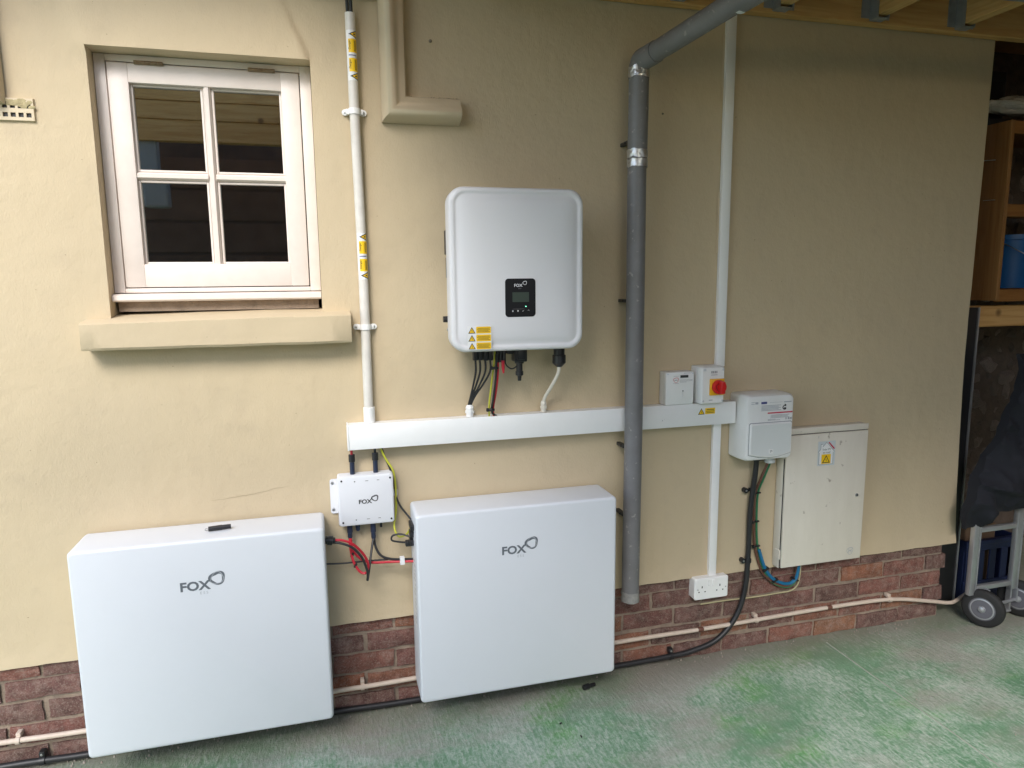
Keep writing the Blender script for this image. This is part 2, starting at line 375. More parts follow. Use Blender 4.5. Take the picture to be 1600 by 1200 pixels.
def warn_triangle(cx, cz, s, y, parent, rot=0, back=M_STY):
    def rp(pts): return [(cx+a*math.cos(rot)-b_*math.sin(rot), cz+a*math.sin(rot)+b_*math.cos(rot)) for a, b_ in pts]
    poly('warning_triangle', rp([(-s*.58, -s*.5), (s*.58, -s*.5), (0, s*.5)]), y, M_PRINT, parent)
    poly('warning_triangle_face', rp([(-s*.40, -s*.40), (s*.40, -s*.40), (0, s*.30)]), y-.0003, back, parent)
    poly('warning_bolt', rp([(-s*.02, -s*.34), (s*.1, -s*.1), (-.01*s, -s*.1), (s*.05, s*.15), (-s*.1, -s*.12), (s*.0, -s*.12)]), y-.0006, M_PRINT, parent)
def screw(x, y, z, r, parent, name='screw', m=None):
    return G().lathe((x, y, z), (x, y-.0025, z), [(0, r), (.7, r), (1, r*.6)], 10).build(name, m or M_STEEL, parent, True)

# ================================================================= LARGE STRUCTURE
# ground sheet
def ground():
    g = G(); xs = [-40, -8] + [-3+i*.25 for i in range(29)] + [10, 40]; ys = [-40, -8] + [-4+i*.25 for i in range(21)] + [6, 40]
    vs = [(x, y, (.0025*noise.noise(Vector((x*1.7, y*1.7, 3))) if -3 <= x <= 4 and -4 <= y <= 1 else 0)) for y in ys for x in xs]
    n = len(xs); fs = [(j*n+i, j*n+i+1, (j+1)*n+i+1, (j+1)*n+i) for j in range(len(ys)-1) for i in range(n-1)]
    o = g.add(vs, fs).build('floor', M_FLOOR, None, True); structure(o)
    # saw-cut joint ridge running out from the wall, crumbs of grit
    c = G(); 
    c.box(1.986, 1.991, -1.6, -.05, -.002, .0028)
    c.build('floor_joint', mat('pale_joint', (.30, .33, .27), .9, var=(.42, .44, .38), vscale=12), o)
    gr = G()
    for k in range(190):
        t = random.random(); x = -1+3.6*random.random(); y = .004-abs(random.gauss(0, .022)) if t < .75 else -random.random()*1.0
        q = random.uniform(.001, .0036) if t < .75 else random.uniform(.001, .0028)
        gr.add([(x-q, y-q*.7, 0), (x+q, y-q*.5, 0), (x+q*.6, y+q, 0), (x-q*.5, y+q*.8, 0), (x+q*.2*random.uniform(-1, 1), y, q*1.6+.003)], [(0, 1, 4), (1, 2, 4), (2, 3, 4), (3, 0, 4)])
    k = gr.build('grit', mat('pinkish_grit', (.30, .24, .20), .95, var=(.42, .38, .33), vscale=60), o); k['kind'] = 'stuff'
ground()

# ---------------- house wall
wall = thing('house_wall', (0, .1, 0), 'cream rendered house wall over a strip of exposed brown brick', 'wall')
WX0, WX1, WZ0, WZ1 = -.627, -.007, 1.43, 2.214      # window opening
def wall_end(z): return 2.665-.013*max(0, min(1, (2.47-z)/1.12)) + (.035*((1.35-z)/1.0)**2 if z < 1.35 else 0)
def relief(x, z):
    h = .0045*noise.noise(Vector((x*1.3, z*1.3, 1.7))) + .0022*noise.noise(Vector((x*5, z*5, 5.1))) + .0009*noise.noise(Vector((x*17, z*12, 8)))
    if z < 1.1 and x > 1.9: h += .004*noise.noise(Vector((x*7, z*3.2, 2)))*min(1, (1.1-z)*2)
    # hand-made patch over the window head, feathered upwards, with a ridge at its right edge
    if WZ1 <= z < 2.40 and -.66 < x < .02:
        e = -.007-(z-WZ1)*.42; t = (x-e)
        if t < 0: h += .013*max(0, 1-(z-WZ1)/.2)**.7*min(1, -t/.005)*min(1, (x+.66+(z-WZ1)*.3)/.03)
    if z < .40: h += .006*(1-(z-.349)/.05)      # bell-cast drip at the foot
    return h
def plaster():
    def lin(a, b, s):
        n = max(1, round((b-a)/s)); return [a+(b-a)*i/n for i in range(n)]
    xs = lin(-1.7, WX0, .025)+lin(WX0, WX1, .008)+lin(WX1, 2.665, .016)+[2.665]
    zs = lin(.349, WZ0, .018)+lin(WZ0, WZ1, .02)+lin(WZ1, 2.72, .016)+[2.72]
    nx, nz = len(xs), len(zs); vs = []; fs = []
    i0 = min(range(nx), key=lambda i: abs(xs[i]-WX0)); i1 = min(range(nx), key=lambda i: abs(xs[i]-WX1))
    j0 = min(range(nz), key=lambda i: abs(zs[i]-WZ0)); j1 = min(range(nz), key=lambda i: abs(zs[i]-WZ1))
    for j in range(nz):
        for i in range(nx):
            x, z = xs[i], zs[j]
            if x > 1.8: x = 1.8+(x-1.8)*(wall_end(z)-1.8)/(2.665-1.8)
            if j == 0: z += .003*noise.noise(Vector((x*14, 0, 3)))
            vs.append((x, -relief(x, z), z))
    ID = lambda i, j: j*nx+i
    for j in range(nz-1):
        for i in range(nx-1):
            if i0 <= i < i1 and j0 <= j < j1: continue
            fs.append((ID(i, j), ID(i+1, j), ID(i+1, j+1), ID(i, j+1)))
    def skirt(loop, y):
        k = len(vs)
        for a in loop: vs.append((vs[a][0], y, vs[a][2]))
        for q in range(len(loop)-1): fs.append((loop[q], loop[q+1], k+q+1, k+q))
    skirt([ID(i, 0) for i in range(nx)], .06)
    skirt([ID(nx-1, j) for j in range(nz)], .29)
    hole = [ID(i, j0) for i in range(i0, i1)]+[ID(i1, j) for j in range(j0, j1)]+[ID(i, j1) for i in range(i1, i0, -1)]+[ID(i0, j) for j in range(j1, j0-1, -1)]
    skirt(hole, .14)
    o = link_mesh('render_coat', vs, fs, M_RENDER, wall, True)
    return o
coat = plaster()
# cracks in the coat
def crack(pts, wd):
    P = catmull([Vector((x, 0, z)) for x, z in pts], 7); vs = []; fs = []
    for i, p in enumerate(P):
        ww = wd*(.35+.65*abs(noise.noise(p*40)))*math.sin(math.pi*(i+.4)/len(P))+.0002
        dz = .004*noise.noise(p*60)
        y = -relief(p.x, p.z)-.0012
        vs += [(p.x, y, p.z+dz-ww), (p.x, y, p.z+dz+ww)]
    for i in range(len(P)-1): fs.append((2*i, 2*i+2, 2*i+3, 2*i+1))
    link_mesh('crack', vs, fs, M_CRACK, coat)
crack([(-.386, .836), (-.328, .84), (-.272, .843), (-.207, .855), (-.146, .865)], .0011)
# wall core, lintel zone and the dark room behind the window
g = G(); g.box(-1.7, WX0-.02, .045, .3, .345, 2.72); g.box(WX1+.02, 2.645, .045, .29, .345, 2.72); g.box(WX0-.02, WX1+.02, .045, .3, .345, WZ0-.02); g.box(WX0-.02, WX1+.02, .141, .3, WZ1+.004, 2.72)
g.build('masonry_core', M_BLOCK, wall)
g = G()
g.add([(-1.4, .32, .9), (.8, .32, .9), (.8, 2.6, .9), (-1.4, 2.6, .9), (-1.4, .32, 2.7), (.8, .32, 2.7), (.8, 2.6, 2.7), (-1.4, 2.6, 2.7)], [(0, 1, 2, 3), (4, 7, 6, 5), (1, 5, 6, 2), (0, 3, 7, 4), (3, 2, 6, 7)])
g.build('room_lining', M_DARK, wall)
# brick plinth: mortar bed and every brick
G().box(-1.7, 2.635, .0185, .29, -.02, .346).build('mortar_bed', M_MORTAR, wall)
def brick_mesh(L, i):
    rnd = random.Random(i*31+7); nx, nz = (7, 3) if L > .15 else (4, 3); H = .0615; Dp = .06
    vs = []; fs = []
    for j in range(nz+1):
        for k in range(nx+1):
            x = -L/2+L*k/nx; z = H*j/nz; ed = (k in (0, nx)) or (j in (0, nz))
            vs.append((x+rnd.uniform(-.003, .003), (rnd.uniform(.001, .005) if ed else rnd.uniform(-.001, .001)), z+rnd.uniform(-.0022, .0022)))
    n = nx+1
    for j in range(nz):
        for k in range(nx): fs.append((j*n+k, j*n+k+1, (j+1)*n+k+1, (j+1)*n+k))
    loop = [k for k in range(n)]+[j*n+nx for j in range(1, nz+1)]+[nz*n+k for k in range(nx-1, -1, -1)]+[j*n for j in range(nz-1, 0, -1)]
    b0 = len(vs)
    for q in loop: vs.append((vs[q][0], Dp, vs[q][2]))
    for q in range(len(loop)): fs.append((loop[q], b0+q, b0+(q+1) % len(loop), loop[(q+1) % len(loop)]))
    me = bpy.data.meshes.new('brick'); me.from_pydata(vs, [], fs); me.materials.append(M_BRICK); return me
BR = [brick_mesh(.2125, i) for i in range(8)]
for ci, (z0, off, pitch) in enumerate(((.004, 1.300, .2225), (.0795, 1.199, .2235), (.1565, 1.300, .2225), (.2315, 1.199, .2235), (.3035, 1.300, .2225))):
    k0 = int((-1.65-off)/pitch)
    x = off+pitch*k0
    while x < 2.6:
        a, b_ = x+.0065, x+pitch-.0065
        if b_ > 2.652: b_ = 2.652+random.uniform(-.006, .004)
        if b_-a > .03:
            o = bpy.data.objects.new('brick', random.choice(BR)); COL.objects.link(o); o.parent = wall
            o.location = Vector(((a+b_)/2+random.uniform(-.002, .002), .010+random.uniform(-.003, .003), z0+random.uniform(-.002, .002)))-wall.location
            o.scale = ((b_-a)/.2125*random.choice((1, -1)), 1, (1 if ci < 4 else .9)*random.uniform(.97, 1.03))
        x += pitch
# concrete sill
g = G()
xa, xb = -.694, .080
prof = [(.10, 1.452), (-.070, 1.434), (-.080, 1.428), (-.082, 1.350), (-.076, 1.342), (.05, 1.340)]
nS = 24; rs = []
for i in range(nS+1):
    x = xa+(xb-xa)*i/nS; q = .0025*noise.noise(Vector((x*9, 0, 0))); dz = -.010*max(0, 1-(x-xa)/.5)
    sh = .006 if i in (0, nS) else 0
    rs.append([Vector((x, y+q+(sh if y < 0 else 0), z+q*.6+(dz if z > 1.4 else 0))) for y, z in prof])
g.rings(rs); g.build('stone_sill', M_RENDER, wall, True)
# air brick at the left, half clogged
def air_brick():
    g = G(); x0, x1, z0, z1 = -.98, -.772, 1.998, 2.058
    px_, hw = .0305, .0075; holes = []
    for r_, zc in ((0, 2.013), (1, 2.037)):
        for k in range(7): holes.append((-.783-k*.0195-.002, zc))
    xs = sorted({x0, x1, *[h[0]-hw*.85 for h in holes], *[h[0]+hw*.85 for h in holes]}); zs = [z0, 2.013-hw*.8, 2.013+hw*.8, 2.037-hw*.8, 2.037+hw*.8, z1]
    y = -.0065
    def ishole(xc, zc): return any(abs(xc-h[0]) < hw*.8 and abs(zc-h[1]) < hw*.75 for h in holes)
    for i in range(len(xs)-1):
        for j in range(len(zs)-1):
            a, b_, c, d = xs[i], xs[i+1], zs[j], zs[j+1]
            if ishole((a+b_)/2, (c+d)/2):
                g.add([(a, y, c), (b_, y, c), (b_, y, d), (a, y, d), (a, .05, c), (b_, .05, c), (b_, .05, d), (a, .05, d)], [(0, 1, 5, 4), (1, 2, 6, 5), (2, 3, 7, 6), (3, 0, 4, 7)])
            else: g.add([(a, y, c), (b_, y, c), (b_, y, d), (a, y, d)], [(0, 1, 2, 3)])
    g.add([(x0, y, z0), (x1, y, z0), (x1, y, z1), (x0, y, z1), (x0, .01, z0-.004), (x1+.004, .01, z0-.004), (x1+.004, .01, z1+.004), (x0, .01, z1+.004)], [(0, 4, 5, 1), (1, 5, 6, 2), (2, 6, 7, 3)])
    o = g.build('air_brick', M_MOULD, wall)
    h = G(); 
    for (hx, hz) in holes: h.add([(hx-hw*.84, -.001, hz-hw*.79), (hx+hw*.84, -.001, hz-hw*.79), (hx+hw*.84, -.001, hz+hw*.79), (hx-hw*.84, -.001, hz+hw*.79)], [(0, 1, 2, 3)])
    h.build('air_hole', M_BLACK, o)
    d = G()
    for k in range(60):
        x = random.uniform(-.85, -.774); z = random.uniform(2.040, 2.055) if x < -.805 else random.uniform(2.032, 2.054); q = random.uniform(.003, .006)
        ring_ = [(x+q*1.5*math.cos(t_*1.047), -.0066, z+q*.8*math.sin(t_*1.047)) for t_ in range(6)]
        d.add(ring_+[(x, -.0066-q*.45, z)], [(t_, (t_+1) % 6, 6) for t_ in range(6)])
    d.build('packed_dirt', mat('mossy_dirt', (.50, .42, .24), .95, var=(.30, .25, .14), vscale=90), o, True)
air_brick()

# ---------------- hood moulding round the window head
def hood():
    o = thing('hood_moulding', (-.317, 0, 2.04), 'cream ogee hood moulding stepping down beside the small window with short outward return', 'moulding')
    # profile across the run: u from inner/upper edge (0) to outer/lower edge (.078), depth d from wall
    prof = [(0, .002), (0, .030), (.004, .036), (.018, .041), (.030, .050), (.040, .060), (.048, .063), (.056, .060), (.066, .045), (.072, .028), (.078, .012), (.078, .002)]
    W_ = .078
    def run(path):   # path: list of (corner at u=0, direction of u there)
        g = G(); rs = []
        for (cx, cz), (ux, uz) in path: rs.append([Vector((cx+ux*u, -d, cz+uz*u)) for u, d in prof])
        g.rings(rs); return g
    # inner corner (u=0 is the outer right/top edge), mitred bends
    zt, zb = 2.485, 2.118
    run([((.458, zb), (0, -1)), ((.284, zb), (-1, -1)), ((.284, zt), (-1, -1)), ((-.918, zt), (1, -1)), ((-.918, zb), (1, -1)), ((-1.09, zb), (0, -1))]).build('moulding', M_MOULD, o, True)
    d = G()
    for k in range(150):
        x = random.uniform(.29, .45); q = random.uniform(.0006, .0022); y = -random.uniform(.004, .032); z = zb+.0006
        d.add([(x-q, y-q, z), (x+q, y-q, z), (x, y+q, z), (x, y, z+q)], [(0, 1, 3), (1, 2, 3), (2, 0, 3)])
    d.build('dust', M_COBWEB, o)
hood()

# ---------------- roof timbers
roof = thing('roof_frame', (1.5, -.03, 2.47), 'pine wall plate and joists in metal hangers along the top of the wall', 'roof frame')
G().box(.30, 3.6, -.047, -.006, 2.470, 2.672, .003).build('wall_plate', M_PINE_X, roof)
def joist(X, dx=0):
    o = G().box(X-.0225, X+.0225, -2.42, -.049, 2.487, 2.66, .002).build('joist', M_PINE_Y, roof)
    h = G(); t = .0022
    h.box(X-.0225-t-.001, X-.0235, -.092, -.048, 2.478, 2.62); h.box(X+.0235, X+.0225+t+.001, -.092, -.048, 2.478, 2.62)
    h.box(X-.0225-t-.001, X+.0225+t+.001, -.092, -.0485, 2.478-t, 2.478)
    h.box(X-.062, X-.0258, -.0505, -.0478, 2.485, 2.64); h.box(X+.0258, X+.062, -.0505, -.0478, 2.485, 2.64)
    hh = h.build('joist_hanger', M_GALV, o)
    for k in range(3):
        for s in (-1, 1): pass
    return o
for X in (.415, .815, 1.218, 1.621, 2.035, 2.432, 2.83, 3.23): joist(X)
G().box(-2.2, 4.6, -2.50, -2.425, 2.56, 2.669, .003).build('edge_beam', M_PINE_X, roof); G().box(-2.2, 4.6, -2.505, -2.435, 2.43, 2.558, .003).build('edge_beam', M_PINE_X, roof)
G().box(-2.2, -.13, -2.52, -2.42, 2.672, 2.80, .003).build('edge_beam', M_PINE_X, roof)
for k in range(21):
    x = -.12+k*.225
    G().box(x, x+.222, -2.55, .95, 2.674, 2.694).build('roof_shade_board', M_DECK, roof)  # unseen boards, left end set to shade the wall round the inverter
for k in range(7):
    x = -.122-.225*(k+1)
    G().box(x, x+.222, -.50, .28, 2.725, 2.745).build('roof_shade_board', M_DECK, roof)  # extra unseen boards added to darken the wall at top left
# ---------------- other walls of the car port, shaped to steer the daylight
opp = thing('garage_wall', (0, -3.2, 0), 'dark blockwork wall seen in the window glass, stepped low to let light in', 'wall')
g = G().box(-2.1, .1, -3.4, -3.2, 0, 2.62); g.box(.1, 1.6, -3.4, -3.2, 0, 1.2); g.box(1.6, 4.8, -3.4, -3.2, 0, 2.4); g.build('wall_face', M_BLOCK, opp)  # unseen right part stepped low to let a band of light in
for k in range(10):
    z = .12+.235*k
    G().box(-2.1, .1 if k > 3 else 4.8, -3.2, -3.192, z, z+.215, .004).build('block_course', mat('dark_blockwork_course', (.09, .06, .045), .9, var=(.13, .09, .07), vscale=6) if 'dark_blockwork_course' not in MATS else MATS['dark_blockwork_course'], opp)
mat('dull_grey_casing', (.30, .30, .29), .6)
eb = thing('electrical_box', (-1.02, -2.54, 2.1), 'pale grey electrical box reflected in the upper left window pane', 'box')
G().box(-1.10, -.98, -2.56, -2.47, 2.22, 2.52, .01).build('casing', MATS['dull_grey_casing'], eb)
G().box(-1.08, -.93, -2.55, -2.46, 2.02, 2.21, .015).build('lower_casing', MATS['dull_grey_casing'], eb)
ew = G().box(4.6, 4.8, -3.2, .9, 0, 2.672).build('unseen_end_wall', mat('warm_bounce_brown', (.30, .19, .10), .85, var=(.22, .14, .07), vscale=5)); tag(ew, 'unseen end wall added to close off light at the car port right end', 'wall')  # unseen wall added to seal off light, brown for a warm bounce

# ================================================================= WINDOW
win = thing('casement_window', (-.317, .06, 1.48), 'small white painted four pane casement window set back in the cream wall', 'window')
def frame_window():
    ox0, ox1, oz0, oz1 = -.626, -.008, 1.508, 2.213; sx0, sx1, sz0, sz1 = -.5925, -.0445, 1.5245, 2.1905
    yf, yb = .060, .0985; gxa, gxb = -.55, -.085
    g = G()   # fixed frame: two jambs, head, bottom rail
    g.box(ox0, sx0-.0028, yf, yb, oz0, oz1, .002); g.box(sx1+.0028, ox1, yf, yb, oz0, oz1, .002)
    g.box(sx0-.0027, sx1+.0027, yf+.0005, yb, sz1+.0028, oz1, .0015); g.box(sx0-.0027, sx1+.0027, yf+.0005, yb, oz0, sz0-.0028, .0015)
    g.build('frame', M_WIN, win, True)
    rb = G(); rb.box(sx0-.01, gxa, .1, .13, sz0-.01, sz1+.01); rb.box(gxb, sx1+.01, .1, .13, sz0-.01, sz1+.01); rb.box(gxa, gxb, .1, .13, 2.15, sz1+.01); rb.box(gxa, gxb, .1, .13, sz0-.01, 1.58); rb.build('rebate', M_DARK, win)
    s = G(); gx0, gx1, gz0, gz1 = -.5355, -.1005, 1.596, 2.134; ys = .0585
    s.box(sx0, gx0, ys, .098, sz0, sz1, .003); s.box(gx1, sx1, ys, .098, sz0, sz1, .003)
    s.box(gx0-.001, gx1+.001, ys+.0004, .097, gz1, sz1, .003); s.box(gx0-.001, gx1+.001, ys+.0004, .097, sz0, gz0, .003)
    sash = s.build('sash', M_WIN, win, True)
    vb0, vb1, hb0, hb1 = -.333, -.308, 1.852, 1.8765
    b = G(); b.rings([[Vector((x, y, z)) for x, y in ((vb0, .092), (vb0+.001, .072), (vb0+.007, .062), (vb1-.007, .062), (vb1-.001, .072), (vb1, .092))] for z in (gz0, gz1)])
    b.build('glazing_bar', M_WIN, sash, False)
    b = G()
    for xa_, xb_ in ((gx0, vb0+.001), (vb1-.001, gx1)):
        b.rings([[Vector((x, y, z)) for z, y in ((hb0, .092), (hb0+.001, .072), (hb0+.007, .0625), (hb1-.007, .0625), (hb1-.001, .072), (hb1, .092))] for x in (xa_, xb_)])
    b.build('glazing_bar', M_WIN, sash, False)
    for xa_, xb_ in ((gx0, vb0), (vb1, gx1)):
        for za, zb in ((gz0, hb0), (hb1, gz1)):
            # bead round each pane, then the pane
            q = G(); t = .007
            for x0, x1, z0, z1 in ((xa_, xa_+t, za, zb), (xb_-t, xb_, za, zb), (xa_+t, xb_-t, za, za+t), (xa_+t, xb_-t, zb-t, zb)):
                q.box(x0, x1, .074, .09, z0, z1, .002)
            q.build('glazing_bead', M_WIN, sash)
            tilt = .0
            p = G().box(xa_+.001, xb_-.001, .0835, .0865, za+.001, zb-.001); p.build('pane', M_GLASS, sash)
    for hx in (-.476, -.155):
        h = G()
        for k in range(5): 
            a = hx-.04+k*.016; h.tube([(a+.0006, .055, 2.1915), (a+.0154, .055, 2.1915)], .0058, 10, False)
        h.box(hx-.04, hx+.04, .0572, .0595, 2.187, 2.196); h.build('hinge', M_BRASS, win, True)
    s = G(); s.rings([[Vector((x, y, z)) for y, z in ((.13, 1.5065), (.034, 1.505), (.022, 1.5), (.021, 1.486), (.026, 1.481), (.13, 1.481))] for x in (-.6255, -.0085)])
    s.build('timber_sill', M_WIN, win)
    G().box(-.617, -.0175, .055, .13, 1.45, 1.4805).build('packer', M_MORTAR, win)
frame_window()

# ================================================================= PIPES ON THE WALL
# white conduit with warning labels
con = thing('conduit', (.125, -.02, 1.068), 'white round conduit dropping beside the window into the trunking, with yellow warning labels', 'conduit')
XC = lambda z: .120+.008*(2.36-z)/1.29 + .0015*math.sin(z*5)
YC = -.021
G().tube([(XC(z), YC, z) for z in (2.355, 2.1, 1.9, 1.7, 1.5, 1.3, 1.12)], .0155, 16, True, 4).build('pipe', M_PVC2, con, True)
G().lathe((.128, YC, 1.12), (.128, YC, 1.0675), [(0, .0155), (.02, .019), (1, .019)], 16).build('coupler', M_PVC, con, True)
for z in (2.065, 1.388):
    x = XC(z); s = G()
    s.tube([(x+.0165*math.cos(a), YC-.0165*math.sin(a), z) for a in [R(-30+240*k/12) for k in range(13)]], .001, 6, False)
    bd = G(); n = 12; rs = []
    for k in range(n+1):
        a = R(-10+200*k/n); rs.append([Vector((x+rr_*math.cos(a), YC-rr_*math.sin(a), zz)) for rr_, zz in ((.0157, z-.009), (.0188, z-.009), (.0188, z+.009), (.0157, z+.009))])
    bd.rings(rs)
    for sgn in (-1, 1):
        bd.rr([(x+sgn*.027-.0115, x+sgn*.027+.0115, z-.0095, z+.0095, .0094, -.001), (x+sgn*.027-.0115, x+sgn*.027+.0115, z-.0095, z+.0095, .0094, -.0055)], 5)
        bd.box(min(x+sgn*.016, x+sgn*.027), max(x+sgn*.016, x+sgn*.027), -.02, -.0012, z-.0085, z+.0085, .002)
    c = bd.build('saddle_clip', M_PVC, con, True)
    for sgn in (-1, 1): screw(x+sgn*.029, -.0055, z, .004, c)
def conduit_label(zc):
    # wrapped on the pipe front: white band, two yellow blocks, triangles
    def wrap(z0, z1, a0, a1, rad, m, name, par):
        vs = []; fs = []; n = 8
        for zz in (z0, z1):
            for k in range(n+1):
                a = R(a0+(a1-a0)*k/n); vs.append((XC(zz)+rad*math.cos(a), YC-rad*math.sin(a), zz))
        for k in range(n): fs.append((k, k+1, n+2+k, n+1+k))
        return link_mesh(name, vs, fs, m, par, True)
    lab = wrap(zc-.074, zc+.074, 5, 150, .01575, M_STW, 'warning_label', con)
    for s in (-1, 1):
        wrap(zc+s*.028-.020, zc+s*.028+.020, 12, 125, .0160, M_STY, 'yellow_block', lab)
        t = text('label_word', 'Danger', XC(zc)-.0035, zc+s*.028-.012, .0095, YC-.0164, M_PRINT, lab, rot=R(90))
        for k in range(3):
            wrap(zc+s*.028-.016, zc+s*.028+.015, 38+k*9, 42+k*9, .0162, M_PRINT, 'label_print', lab)
        # triangle pointing left, wrapped
        def tri(sz, rad, m, nm):
            n = 8; vs = []; fs = []; z0 = zc+s*.0615
            for k in range(n+1):
                a = R(20+100*k/n); h = sz*(1-k/n); vs += [(XC(z0)+rad*math.cos(a), YC-rad*math.sin(a), z0-h), (XC(z0)+rad*math.cos(a), YC-rad*math.sin(a), z0+h)]
            for k in range(n): fs.append((2*k, 2*k+2, 2*k+3, 2*k+1))
            link_mesh(nm, vs, fs, m, lab)
        tri(.0125, .0160, M_PRINT, 'warning_triangle')
        n = 6; vs = []; fs = []; z0 = zc+s*.0615
        for k in range(n+1):
            a = R(28+66*k/n); h = .0085*(1-k/n); vs += [(XC(z0)+.0163*math.cos(a), YC-.0163*math.sin(a), z0-h), (XC(z0)+.0163*math.cos(a), YC-.0163*math.sin(a), z0+h)]
        for k in range(n): fs.append((2*k, 2*k+2, 2*k+3, 2*k+1))
        link_mesh('warning_triangle_face', vs, fs, M_STY, lab)
        wrap(z0-.002, z0+.002, 42, 66, .0165, M_PRINT, 'warning_bolt', lab)
    wrap(zc-.0014, zc+.0014, 35, 125, .0161, M_PRINTB, 'label_line', lab)
conduit_label(2.229); conduit_label(1.6165)
for k, (dx, lab) in enumerate(((-.006, 'left of two black cables rising out of the white conduit top'), (.005, 'right of two black cables rising out of the white conduit top'))):
    cable('black_cable', [(XC(2.3)+dx, YC-.002, 2.30), (.118+dx, YC-.004, 2.36), (.116+dx, YC-.03, 2.42), (.116+dx, YC-.075, 2.5), (.118+dx, -.12, 2.6)], .0052, M_BLACKC, lab, 'cables above the conduit')

# grey downpipe
dp = thing('drain_pipe', (1.063, -.085, .33), 'grey plastic drain pipe bent at the top, silver tape on its joints', 'pipe')
PY = -.088; PR = .0325
G().tube([(1.061, PY, .345), (1.061, PY, .42), (1.063, PY, 1.0), (1.062, PY, 1.5), (1.060, PY, 1.93)], PR, 24, False).build('pipe', M_GREYP, dp, True)
G().tube([(1.060, PY, 1.925), (1.062, PY, 2.1), (1.062, PY, 2.232)], PR+.0015, 24, False).build('pipe', M_GREYP, dp, True)
A = Vector((1.062, PY, 2.235)); B = Vector((1.165, -.55, 2.283)); dv = (B-A).normalized()
G().tube([A+Vector((0, 0, -.012)), A, A+Vector((.004, -.012, .024)), A+dv*.05+Vector((0, 0, .022)), A+dv*.09+Vector((0, 0, .022))], PR+.003, 24, True, 5).build('elbow', M_GREYP, dp, True)
Cc = Vector((1.19, -.62, 2.318))
A2 = A+dv*.06+Vector((0, 0, .022))
G().tube([A2, B+Vector((0, 0, .024)), Cc], PR, 24, False).build('pipe', M_GREYP, dp, True)
q = (Cc-A2)
G().lathe(A2+q*.76, A2+q*.80, [(0, PR+.0015), (.2, PR+.004), (.8, PR+.004), (1, PR+.0015)], 24).build('joint_ring', M_STW, dp, True)
G().lathe(A2+q*.80, A2+q*1.05, [(0, PR+.005), (.9, PR+.005), (1, PR+.003)], 24).build('elbow', M_GREYP, dp, True)
g = G()
for k in range(3):
    p = A2+q*(.90+.03*k)
    g.tube([p+Vector((.034*math.cos(a), -.01, .034*math.sin(a)))+dv*.02*math.sin(a*2) for a in [R(-70+120*j/8) for j in range(9)]], .004, 6)
g.build('tape_strip', M_FOIL, dp)
G().tube([(1.16, -.66, 2.325), (1.9, -.66, 2.355), (3.4, -.66, 2.375)], PR, 20, False).build('pipe', M_GREYP, dp, True)
def tape(z0, z1, r, seed, parent, x=1.0605, m=M_FOIL):
    n, mz = 28, 8; vs = []; fs = []
    for j in range(mz+1):
        for k in range(n):
            a = 2*math.pi*k/n; z = z0+(z1-z0)*j/mz; d = .0022*noise.noise(Vector((math.cos(a)*4, math.sin(a)*4, z*60+seed)))+.0012*noise.noise(Vector((math.cos(a)*11, math.sin(a)*11, z*150+seed)))
            zz = z+(.006*noise.noise(Vector((math.cos(a)*2, math.sin(a)*2, seed))) if j in (0, mz) else 0)
            vs.append((x+(r+d)*math.cos(a), PY+(r+d)*math.sin(a), zz))
    for j in range(mz):
        for k in range(n): fs.append((j*n+k, j*n+(k+1) % n, (j+1)*n+(k+1) % n, (j+1)*n+k))
    link_mesh('tape_band', vs, fs, m, parent, True)
tape(1.915, 1.94, .0355, 1, dp); tape(1.945, 1.972, .0355, 5, dp); tape(2.205, 2.24, .0365, 9, dp, 1.062); tape(.335, .375, .0335, 14, dp, 1.061, mat('grimy_tape', (.24, .235, .23), .5, var=(.34, .33, .31), vscale=60, bump=.003, bscale=60))
for z in (2.002, 1.458, .926, .666):
    b = G().box(1.034, 1.05, -.066, -.002, z-.006, z+.006, .002); b.box(1.031, 1.04, -.048, -.038, z-.005, z+.005, .002)
    b.build('pipe_bracket', M_BLACK, dp)

# slim trunking strips
def strip(name, x0, x1, z0, z1, label):
    o = thing(name, ((x0+x1)/2, 0, z0), label, 'trunking', 'slim vertical trunking')
    G().box(x0, x1, -.010, -.0005, z0, z1).build('base', M_PVC, o)
    G().box(x0-.001, x1+.001, -.0165, -.0102, z0, z1, .002).build('cover', M_PVC, o, True)
    return o
strip('slim_trunking', 1.437, 1.473, 1.2, 2.468, 'slim white trunking strip running up from the red rotary switch to the roof')
strip('slim_trunking', 1.436, 1.4675, .352, .985, 'slim white trunking strip dropping from the wide trunking to the socket')
for z in (1.35, 1.75, 2.3):
    G().box(1.4305, 1.4365, -.003, -.0005, z-.12, z+.1).build('sealant_bead', M_MOULD, bpy.data.objects['slim_trunking'])

# main trunking
tr = thing('wide_trunking', (.78, 0, .985), 'wide white horizontal trunking crossing the wall behind the grey pipe', 'trunking')
G().box(.055, 1.506, -.047, -.001, .9835, 1.0665, .002).build('base', M_PVC, tr)
G().box(.0545, 1.507, -.0525, -.0475, .982, 1.068, .0022).build('cover', M_PVC, tr, True)
G().box(.0515, .0575, -.0545, -.001, .981, 1.069, .002).build('end_cap', M_PVC, tr, True)
def gland(x, z0, parent, m, r=.013, name='cable_gland', y=-.03):
    return G().lathe((x, y, z0), (x, y, z0+.042), [(0, r*1.0), (.3, r*1.0), (.31, r*1.25), (.5, r*1.25), (.51, r), (.75, r*1.1), (.95, r*.8), (1, r*.5)], 8).build(name, m, parent)
gland(.470, 1.0682, tr, M_PVC); gland(.739, 1.0682, tr, M_WCAB, .010)
warn_triangle(1.358, 1.037, .024, -.0531, tr)
lb = poly('warning_label', rect(1.374, 1.416, 1.0255, 1.0485), -.0531, M_STY, tr)
